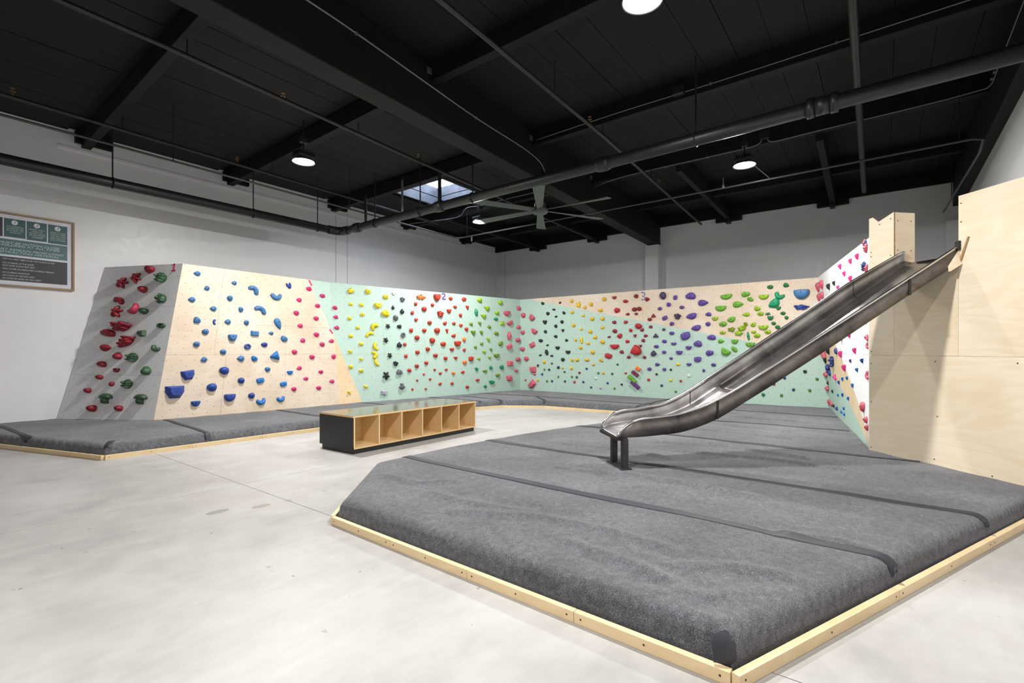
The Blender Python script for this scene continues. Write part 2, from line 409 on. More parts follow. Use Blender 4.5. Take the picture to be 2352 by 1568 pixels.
branch('dark branch pipe nearest the left wall, above the sprinkler main', [(XB+.1, 9.2, 4.75), (1.1, 9.32, 4.75), (6.4, 9.46, 4.75), (9.3, 9.55, 4.75)], .026, [(1.2,9.33,4.78), (4.1,9.4,4.78)], [(2.4,9.35,4.75), (4.75,9.42,4.75)])
branch('dark branch pipe passing over the slide tower', [(XB+.1, .1, 4.7), (5.7, .24, 4.7), (7.6, .265, 4.7), (12.7, .33, 4.7)], .045, [], [(7.1,.26,4.7), (9.5,.29,4.7)])
GREYP = simple('grey_pipe_paint', (66,66,68), .32, .2, .1, 8)
br = branch('thin pale pipe shining under the two far lamps, with drop nipples', [(XB+.1, 8.75, 4.3), (2.1, 8.81, 4.3), (9.30, 8.93, 4.3), (9.42, 8.85, 4.3), (9.43, 8.7, 4.3), (9.41, 2.18, 4.3), (9.33, -.98, 4.3), (9.37, -1.10, 4.28), (9.9, -1.12, 4.26), (13.4, -.98, 4.2)], .017, [], [(2.9,8.82,4.3), (6.1,8.87,4.3), (9.42,8.6,4.3), (9.35,-.85,4.3), (12.5,-1.03,4.22)], GREYP)
MB().tube([(9.40, 2.32, 4.3), (9.40, 2.32, 4.48)], .014, 8).build('drop_nipple', GALV, br)
MB().tube([(9.40, 2.32, 4.3), (9.40, 2.32, 4.35)], .026, 8).build('tee', GALV, br)
MB().tube([(9.43, 8.45, 4.3), (9.43, 8.45, 4.16)], .014, 8).build('drop_nipple', GALV, br)
MB().tube([(9.41, 1.55, 4.3), (9.2, 1.75, 4.5)], .006, 6).build('brace_rod', GALV, br)

CONDUIT = simple('conduit', (132,132,132), .45, .5)
def conduit(label, pts, r=.009, clips=()):
    root = empty('conduit', label, 'conduit', 'thin metal conduits fixed to the beams')
    MB().tube(smooth_path(pts, 5), r, 8).build('conduit_run', CONDUIT, root, True)
    for p in clips:
        MB().box((p[0]-.015,p[1]-.012,p[2]-.015), (p[0]+.015,p[1]+.012,p[2]+.015)).build('clip', CONDUIT, root)
    return root
g = lambda x: gy(x) - .17
c1 = conduit('thin conduit snaking along the side of the main girder to the fan', [(XB+.1, g(XB), 4.98), (1.0, g(1.0), 4.97), (2.63, g(2.6), 4.95), (3.35, g(3.3), 4.93), (4.4, g(4.4), 4.87), (5.5, g(5.5), 4.81), (6.75, g(6.7), 4.79), (7.3, g(7.3), 4.72), (7.47, g(7.4), 4.58)], .011, [(3.35,g(3.35),4.93), (5.5,g(5.5),4.81)])
MB().box((7.42, g(7.47)-.05, 4.48), (7.53, g(7.47)+.02, 4.58)).build('fan_box', IRON, c1, bevel=.01)
c2 = conduit('thin conduit along the third purlin, entering a black box near the bright lamp', [(7.03, 4.8, 5.0), (7.02, 3.3, 5.02), (7.03, 2.32, 5.02), (7.02, 1.2, 5.02), (7.02, .45, 5.03), (7.0, -1.1, 5.03)], .008, [(7.02,1.9,5.02), (7.02,.45,5.03)])
MB().box((6.93, 2.25, 4.98), (7.05, 2.40, 5.10)).build('junction_box', IRON, c2, bevel=.01)
c3 = conduit('thin conduit along the far purlin with a square junction box above the slide lamp', [(11.0, 5.75, 4.72), (10.8, 5.85, 4.72), (10.45, 5.6, 4.75), (9.75, 5.15, 4.9), (9.55, 4.95, 4.9), (9.42, 4.13, 4.93), (9.42, 2.7, 4.93), (9.41, 1.85, 4.93), (9.4, 1.68, 5.0)], .008, [(9.42,3.4,4.93), (9.42,2.6,4.93)])
MB().tube(smooth_path([(9.4, 1.6, 5.0), (9.4, 1.5, 4.93), (9.38, .98, 4.93), (9.36, .38, 4.93), (9.33, -.5, 4.93), (9.3, -1.0, 4.94), (9.2, -1.15, 4.94), (8.6, -1.16, 4.95), (6.0, -1.16, 5.0)], 5), .009, 8).build('conduit_run', CONDUIT, c3, True)
MB().box((9.35, 1.56, 5.0), (9.43, 1.72, 5.14)).build('junction_box', IRON, c3, bevel=.008)
conduit('thin sagging conduit between the skylight and the far lamp', [(8.95, 10.3, 4.8), (9.15, 9.5, 4.8), (9.25, 8.75, 4.8), (8.85, 8.1, 4.82), (8.9, 7.7, 4.82), (8.87, 7.0, 4.82), (8.9, 6.0, 4.84), (8.6, 5.4, 4.84)], .008)
# ventilation rod standing in the skylight well
vp = empty('vent_rod', 'short pale rod standing in the skylight well above the sprinkler main', 'rod', None, (6.64, 7.85, 4.18))
MB().tube([(0,0,0), (0,0,.62)], .022, 8).build('rod', GALV, vp)
MB().lathe([(.02,.62), (.035,.65), (.03,.69), (.012,.72), (.016,.76), (.005,.78)], 12).build('finial', IRON, vp, True)

# ---------------------------------------------------------------- climbing walls
V3 = Vector
WQ = [[V3(p) for p in w] for w in (
  ((1.99,11.32,.18),(2.929,9.772,.18),(3.354,9.757,2.871),(2.645,11.32,2.871)),
  ((2.929,9.772,.18),(6.263,9.475,.18),(6.245,9.828,2.871),(3.354,9.757,2.871)),
  ((6.263,9.475,.18),(11.819,8.65,.18),(11.819,8.65,2.871),(6.245,9.828,2.871)),
  ((11.819,8.65,.18),(11.819,.87,.18),(11.819,1.083,2.852),(11.819,8.65,2.871)),
  ((11.819,.87,.18),(7.18,.12,.18),(7.03,-.1,2.852),(11.819,1.083,2.852)))]
WL = [1.75, 3.13, 5.65, 7.68, 4.8]; WH = 2.69
def wp(w, s, t):
    a, b, c, d = WQ[w]; return a*((1-s)*(1-t)) + b*(s*(1-t)) + c*(s*t) + d*((1-s)*t)
def wframe(w, s, t):
    e = 1e-3; ex = (wp(w, s+e, t) - wp(w, s-e, t)).normalized(); up = (wp(w, s, t+e) - wp(w, s, t-e))
    n = ex.cross(up).normalized(); ey = n.cross(ex); return ex, ey, n

def climb_mat(name, zones, grey=False):
    """painted / bare plywood; zones: list of (s0,t0,s1,t1,colour) - below the line the surface carries that colour"""
    w, zlist, basecol = zones
    if basecol == 'wood':
        k, col, v = birch(name, (224,209,191), (198,174,145), 'UV', grain=.08)
    else:
        k = NT(name); v = k.coord('UV'); col = k.ramp(k.noise(v, 1.2, 3), [(.3, tuple(x*.96 for x in lin(basecol)[:3])+(1,)), (.7, lin(basecol))])
    sep = k.n('ShaderNodeSeparateXYZ'); k.t.links.new(v, sep.inputs[0]); U, W = sep.outputs[0], sep.outputs[1]
    for (s0, t0, s1, t1, c) in zlist:
        u0, v0, u1, v1 = s0*WL[w], t0*WH, s1*WL[w], t1*WH
        # signed side of the line
        side = k.math('SUBTRACT', k.math('MULTIPLY', k.math('SUBTRACT', U, u0), v1-v0), k.math('MULTIPLY', k.math('SUBTRACT', W, v0), u1-u0))
        fac = k.math('GREATER_THAN', side, 0.0)
        if c == 'wood':
            k2 = k.noise(v, 1.1, 3); cc = k.ramp(k2, [(.35, lin((230,206,170))), (.75, lin((212,180,138)))])
        else:
            cc = k.ramp(k.noise(v, 1.4, 3), [(.3, tuple(x*.96 for x in lin(c)[:3])+(1,)), (.7, lin(c))])
        col = k.mix(fac, col, cc)
    # bolt holes on a staggered grid
    r = k.math('FLOOR', k.math('DIVIDE', W, .105)); off = k.math('MULTIPLY', k.math('MODULO', r, 2.0), .5)
    jit = k.math('MULTIPLY', k.math('SINE', k.math('MULTIPLY', r, 12.9898)), .17)
    fu = k.math('SUBTRACT', k.math('FRACT', k.math('ADD', k.math('ADD', k.math('DIVIDE', U, .21), off), jit)), .5)
    fv = k.math('SUBTRACT', k.math('FRACT', k.math('DIVIDE', W, .105)), .5)
    d = k.math('ADD', k.math('POWER', k.math('MULTIPLY', fu, .21), 2.0), k.math('POWER', k.math('MULTIPLY', fv, .105), 2.0))
    col = k.mix(k.math('MULTIPLY', k.math('LESS_THAN', d, .0066**2), .75), col, lin((70,62,54)))
    return k.done(col, .5)
MINT = (180,205,192)
WM = [climb_mat('grey_paint', (0, [], (226,226,226))),
      climb_mat('left_ply', (1, [(1.0,.5598,.8355,.9939,MINT)], 'wood')),
      climb_mat('mint_two', (2, [(0,.5598,.092,.0217,'wood')], MINT)),
      climb_mat('mint_three', (3, [(.0503,.9915,1.0048,.3975,MINT)], 'wood')),
      climb_mat('white_lean', (4, [(.2424,.509,.974,.0246,'wood'), (-.081,.376,.9678,.0077,MINT)], (240,240,241)))]
WTXT = ['grey-painted angled side panel with red and green holds and a pink 1', 'bare plywood climbing panel with blue and pink holds',
        'long mint climbing wall with a purple 2 at its top', 'far climbing wall, mint below and plywood above, with a taped 3',
        'white, plywood and mint striped panel leaning beside the slide tower']
# sheet layout: (s0, s1, t0, t1) on each wall
SHEETS = [[(0,1,-.05,.28),(0,1,.28,.72),(0,1,.72,1)],
          [(0,.30,-.05,.408),(.30,.648,-.05,.408),(.648,1,-.05,.408),(0,.235,.408,1),(.235,1,.62,1),(.235,.648,.408,.62),(.648,1,.408,.62)],
          [(0,.405,-.05,.4),(.405,.8,-.05,.4),(.8,1,-.05,.4),(0,.21,.4,1),(.21,.41,.4,1),(.41,.594,.4,1),(.594,.806,.4,1),(.806,1,.4,1)],
          [(0,.16,-.05,.4),(.16,.4285,-.05,.4),(.4285,.72,-.05,.4),(.72,1,-.05,.4),(0,.286,.4,1),(.286,.502,.4,1),(.502,.66,.4,1),(.66,.806,.4,1),(.806,1,.4,1)],
          [(0,.5,-.05,.42),(.5,1,-.05,.42),(0,.5,.42,1),(.5,1,.42,1)]]
walls = []
for w in range(5):
    root = empty('climbing_wall', WTXT[w], 'climbing wall'); walls.append(root)
    for (s0, s1, t0, t1) in SHEETS[w]:
        g = .0012/WL[w]; gt = .0012/WH
        a0, a1 = s0 + (g if s0 > 0 else 0), s1 - (g if s1 < 1 else 0); b0, b1 = t0 + (gt if t0 > 0 else 0), t1 - (gt if t1 < 1 else 0)
        nu, nv = 6, 6; vs = []; uv = []
        for back in (0, 1):
            for j in range(nv+1):
                for i in range(nu+1):
                    s, t = a0+(a1-a0)*i/nu, b0+(b1-b0)*j/nv
                    p = wp(w, s, t); n = wframe(w, s, t)[2]
                    vs.append(p - n*(.018*back)); uv.append((s*WL[w], t*WH))
        N = (nu+1)*(nv+1); fs = []
        for j in range(nv):
            for i in range(nu):
                a = j*(nu+1)+i; q = (a, a+1, a+nu+2, a+nu+1); fs += [q, tuple(x+N for x in reversed(q))]
        rim = [i for i in range(nu)] + [j*(nu+1)+nu for j in range(nv)] + [nv*(nu+1)+i for i in range(nu, 0, -1)] + [j*(nu+1) for j in range(nv, 0, -1)]
        for x, y in zip(rim, rim[1:]+rim[:1]): fs.append((y, x, x+N, y+N))
        me = bpy.data.meshes.new('panel'); me.from_pydata([tuple(p) for p in vs], [], fs); me.materials.append(WM[w])
        ul = me.uv_layers.new(name='UVMap'); me.update()
        for lp in me.loops: ul.data[lp.index].uv = uv[lp.vertex_index]
        o = bpy.data.objects.new('panel', me); C.objects.link(o); o.parent = root
    # timber frame behind the sheets
    for s in ((.03,.5,.97) if w < 2 else (.02,.25,.5,.75,.97)):
        n = wframe(w, s, .5)[2]; a = wp(w, s, -.06) - n*.065; b = wp(w, s, .985) - n*.065
        MB().bar(a, b, .045, .085, up=tuple(n)).build('stud', CURB, root)

# numerals and tape marks on the walls
def on_wall(w, pts, off=.004):
    out = []
    for s, t in pts: out.append(wp(w, s, t) + wframe(w, s, t)[2]*off)
    return out
def stroke(w, a, b, width, mat, name, parent):
    """short flat strip on a wall, a and b in metres along / up the wall"""
    a, b = Vector(a), Vector(b); d = (b-a).normalized(); n = Vector((-d.y, d.x))*width/2
    P = [(a+n), (b+n), (b-n), (a-n)]
    q = on_wall(w, [(p.x/WL[w], p.y/WH) for p in P], .002)
    nn = wframe(w, a.x/WL[w], a.y/WH)[2]
    return MB().prism(q, nn*.002).build(name, mat, parent)
PINKT = simple('pink_tape', (222,40,110), .5); PURP = simple('purple_tape', (84,48,124), .5); BLUET = simple('blue_tape', (38,60,140), .5)
x0, y0 = .9018*WL[0], .9735*WH
for a, b in (((-.035,.045),(.0,.075)), ((.0,.075),(.0,-.05)), ((-.045,-.05),(.045,-.05))):
    stroke(0, (x0+a[0], y0+a[1]), (x0+b[0], y0+b[1]), .026, PINKT, 'numeral_stroke', walls[0])
stroke(0, (x0-.035, y0-.085), (x0-.06, y0-.115), .008, simple('pencil', (90,120,90), .8), 'pencil_mark', walls[0])
x0, y0 = .5249*WL[2], .9612*WH
for a, b in (((-.05,.05),(-.03,.078)), ((-.035,.075),(.035,.075)), ((.038,.078),(.04,.03)), ((.04,.03),(-.045,-.06)), ((-.05,-.07),(.05,-.07)), ((.045,-.07),(.05,-.04))):
    stroke(2, (x0+a[0], y0+a[1]), (x0+b[0], y0+b[1]), .03, PURP, 'numeral_stroke', walls[2])
x0, y0 = .5055*WL[3], .9467*WH
for a, b in (((-.05,.09),(.0,.095)), ((.01,.095),(.04,.075)), ((.045,.06),(.042,.02)), ((-.025,.0),(.02,.0)), ((.042,-.015),(.045,-.055)), ((.035,-.075),(.008,-.092)), ((-.005,-.093),(-.05,-.09))):
    stroke(3, (x0+a[0], y0+a[1]), (x0+b[0], y0+b[1]), .024, BLUET, 'numeral_stroke', walls[3])
for (s0,t0,s1,t1) in ((.8268,.996,.8478,.953), (.9694,.6088,.9907,.5738)):
    stroke(1, (s0*WL[1], t0*WH), (s1*WL[1], t1*WH), .035, PINKT, 'tape_mark', walls[1])

# ---------------------------------------------------------------- climbing holds
def dome(outline, prof, centre=(0,0), tilt=(0,0)):
    """outline: ring of (x,y) points; prof: (scale, height) steps; tilt moves the upper rings sideways"""
    n = len(outline); vs = []; cx, cy = centre
    for sc, hz in prof:
        vs += [(cx + tilt[0]*hz + (x-cx)*sc, cy + tilt[1]*hz + (y-cy)*sc, hz) for x, y in outline]
    m = len(prof); fs = [(i*n+k, i*n+(k+1)%n, (i+1)*n+(k+1)%n, (i+1)*n+k) for i in range(m-1) for k in range(n)]
    fs += [tuple((m-1)*n+k for k in range(n)), tuple(range(n-1,-1,-1))]
    return vs, fs
def ring(fn, n=18): return [fn(2*math.pi*k/n) for k in range(n)]
def rounded(poly, k=3, f=.28):
    out = []
    for i in range(len(poly)):
        p, q, r = Vector(poly[i-1]), Vector(poly[i]), Vector(poly[(i+1)%len(poly)])
        a, b = q+(p-q)*f, q+(r-q)*f
        for j in range(k+1):
            t = j/k; out.append(tuple(a*(1-t)**2 + q*2*t*(1-t) + b*t*t))
    return out
ROUND = [(1,0),(1,.15),(.95,.42),(.8,.7),(.52,.92),(.2,1)]
FLATT = [(1,0),(1,.2),(.93,.6),(.82,.86),(.66,1)]
FACET = [(1,0),(1,.12),(.58,1)]
def icos(r, c, sq=1.0):
    vs = []; 
    for i in range(1, 5):
        th = math.pi/2*i/4
        for k in range(8):
            vs.append((c[0]+r*math.sin(th)*math.cos(k*math.pi/4), c[1]+r*math.sin(th)*math.sin(k*math.pi/4), max(0, c[2]+r*sq*math.cos(th))))
    vs.append((c[0], c[1], c[2]+r*sq)); fs = [(8*i+k, 8*(i+1)+k, 8*(i+1)+(k+1)%8, 8*i+(k+1)%8) for i in range(3) for k in range(8)]
    fs += [(32, k, (k+1)%8) for k in range(8)] + [tuple(24+k for k in range(8))]
    return vs, fs
def proto(kind, var=0):
    rr = random.Random(hash((kind, var)) if False else sum(map(ord, kind))*31+var*7); m = MB(); sm = True
    if kind == 'o':
        a, b = rr.uniform(0,6), rr.uniform(0,6)
        m.add(*dome(ring(lambda t: (.5*math.cos(t)*(1+.05*math.sin(2*t+a)+.04*math.sin(3*t+b)), .5*math.sin(t)*(1+.05*math.sin(2*t+a)+.04*math.sin(3*t+b)))), ROUND, tilt=(.0,.06)))
    elif kind == 'd':
        m.add(*dome(ring(lambda t: (.5*math.cos(t), .62*math.sin(t)*math.sin(t/2)**.8 if t < math.pi*2 else 0), 20), ROUND, (-.14,0), (-.02,.05)))
    elif kind == 'm':
        pts = [(-.48,.46),(0,.5),(.48,.46)] + [(.5*math.cos(a), .36+.86*math.sin(a)) for a in np.linspace(-.12, -math.pi+.12, 12)]
        m.add(*dome(pts[::-1][::-1], [(1,0),(1,.2),(.96,.6),(.86,.88),(.62,1)], (0,.16), (0,.1)))
    elif kind == 't':
        m.add(*dome(rounded([(-.5,.46),(.5,.5),(.06,-.52)], 3, .2), [(1,0),(1,.15),(.86,.55),(.5,1)], (0,.12), (0,.08))); 
    elif kind == 'b':
        P = [[(-.5,.5),(.5,.5),(.5,.02),(.27,-.5),(-.27,-.5),(-.5,.02)], [(-.5,.42),(.46,.5),(.5,-.4),(-.1,-.5),(-.46,-.2)], [(-.46,.5),(.5,.4),(.46,-.5),(-.5,-.44)]][var % 3]
        m.add(*dome(P, FACET, (0,0), (0,-.06 if var else .08))); sm = False
    elif kind == 'k':
        m.add(*dome(rounded([(-.5,.34),(-.1,.5),(.5,.42),(.46,-.3),(.1,-.5),(-.46,-.42)], 2, .25), FLATT))
    elif kind == 's':
        n = 5; m.add(*dome(ring(lambda t: ((.31+.19*math.cos(n*t+math.pi/2))*math.cos(t)*1.05, (.31+.19*math.cos(n*t+math.pi/2))*math.sin(t)*1.05), 40), [(1,0),(.95,.35),(.75,.75),(.35,1)]))
    elif kind == 'h':
        P = [(-.5,.02),(-.42,.26),(-.2,.46),(.05,.5),(.28,.42),(.46,.22),(.5,.0),(.2,.0),(.17,-.2),(.24,-.5),(-.2,-.5),(-.15,-.2),(-.18,.0)]
        m.add(*dome(P, [(1,0),(1,.25),(.9,.7),(.6,1)], (0,.12)))
    elif kind == 'l':
        a, b, c = rr.uniform(0,6), rr.uniform(0,6), rr.uniform(0,6)
        f = lambda t: 1+.12*math.sin(2*t+a)+.09*math.sin(3*t+b)+.05*math.sin(5*t+c)
        m.add(*dome(ring(lambda t: (.47*f(t)*math.cos(t), .47*f(t)*math.sin(t)), 18), [(1,0),(1,.2),(.9,.62),(.66,.92),(.3,1)], (0,0), (rr.uniform(-.08,.08), .08)))
    elif kind == 'c':
        for i in range(13):
            a = i*2.4+var*1.3; q = math.sqrt((i+.3)/13)*.40*rr.uniform(.85,1.1); r = rr.uniform(.09,.155)
            m.add(*icos(r, (q*math.cos(a), q*math.sin(a), .10), rr.uniform(2.0,3.6)))
        m.add(*dome(ring(lambda t: (.36*math.cos(t), .36*math.sin(t)), 12), [(1,0),(.9,.2),(.6,.36)]))
    elif kind in 'ne':
        pts = []; R = []
        for i in range(13):
            u = i/12*2-1
            if kind == 'n': pts.append((.40*u, -.26+.52*u*u, .0)); R.append(.29-.12*u*u*(1.2 if u > 0 else .7))
            else: pts.append((.40*u, .05*math.sin(3*u), .0)); R.append(.4*math.sqrt(max(.08, 1-.8*u*u)) + .03*math.sin(9*u))
        pts = [(pts[0][0]-.05, pts[0][1], 0)] + pts + [(pts[-1][0]+.05, pts[-1][1], 0)]; R = [R[0]*.55] + R + [R[-1]*.55]
        m.tube(pts, R, 12); zmax = max(v[2] for v in m.v); m.v = [(x, y, max(0, z)/zmax) for x, y, z in m.v]
    elif kind == 'g':
        for i in range(16):
            a = 2*math.pi*i/16
            for k in range(8):
                b = 2*math.pi*k/8; q = .34+.16*math.cos(b); m.v.append((q*math.cos(a), q*math.sin(a), max(0, .5+.5*math.sin(b))))
        m.f = [(i*8+k, ((i+1)%16)*8+k, ((i+1)%16)*8+(k+1)%8, i*8+(k+1)%8) for i in range(16) for k in range(8)]
    elif kind == 'r':
        m.add(*dome([(-.5,-.46),(.5,-.46),(.5,.46),(-.5,.46)], [(1,0),(1,.55),(.97,.8)])); 
        m.v = [(x, y*(1 if z < .7 else .55), z*1.2) for x, y, z in m.v]; sm = False
    xs = [v[0] for v in m.v]; ys = [v[1] for v in m.v]; zs = [v[2] for v in m.v]
    cx_, cy_ = (max(xs)+min(xs))/2, (max(ys)+min(ys))/2
    m.v = [((x-cx_)/(max(xs)-min(xs)), (y-cy_)/(max(ys)-min(ys)), z/max(zs)) for x, y, z in m.v]
    me = m.mesh('climbing_hold', sm); return me
COL = dict(cr=(138,26,42), dg=(52,84,56), rs=(178,56,80), bl=(62,116,168), db=(34,66,148), b2=(28,112,186), pk=(214,48,118), ye=(232,206,32), yo=(226,184,40), bk=(36,40,42),
  gy=(96,98,104), wh=(226,224,224), w2=(186,184,192), og=(238,122,52), li=(150,184,36), ol=(118,144,30), gn=(28,142,92), em=(12,148,100), pp=(200,90,106), mr=(136,36,48), rd=(178,36,44),
  nv=(38,66,118), nb=(44,56,122), sg=(90,132,44), pu=(92,66,148), dp=(74,58,90), gr=(104,166,50), fg=(30,118,64), mb=(118,36,62), pv=(92,48,112), hp=(226,52,132))
COL['or'] = (186,56,36)
CNAME = dict(cr='dark red', dg='dark green', rs='rose red', bl='steel blue', db='deep blue', b2='bright blue', pk='pink', ye='yellow', yo='golden yellow', bk='black', gy='grey', wh='white', w2='pale grey',
  og='orange', li='lime green', ol='olive green', gn='emerald green', em='emerald green', pp='rose pink', mr='maroon', rd='red', nv='navy blue', nb='navy blue', sg='leaf green', pu='purple', dp='dark purple', gr='grass green', fg='forest green', mb='burgundy', pv='violet', hp='hot pink')
CNAME['or'] = 'red-orange'
SNAME = dict(o='rounded', d='teardrop-shaped', m='half-moon', t='wedge-shaped', b='faceted block', k='rounded block', s='star-shaped', h='mushroom-shaped', l='pebble-shaped', c='knobbly', n='curved', e='long', g='ring-shaped', r='bar-shaped')
WNAME = ['the grey side panel marked 1', 'the left plywood panel', 'the mint wall marked 2', 'the far wall marked 3', 'the white leaning panel beside the tower']
HMAT = {c: simple('resin_'+CNAME[c].replace(' ', '_')+'_'+c, COL[c], .52, 0, .1, 9, .06) for c in COL}
ORD = ['first','second','third','fourth','fifth','sixth','seventh','eighth','ninth','tenth','eleventh','twelfth','thirteenth','fourteenth','fifteenth','sixteenth','seventeenth','eighteenth','nineteenth']
def ordinal(i):
    if i < 19: return ORD[i]
    n = i+1; t = ['','','twent','thirt','fort','fift'][n//10]
    return t+'ieth' if n % 10 == 0 else t+'y-'+ORD[n%10-1]
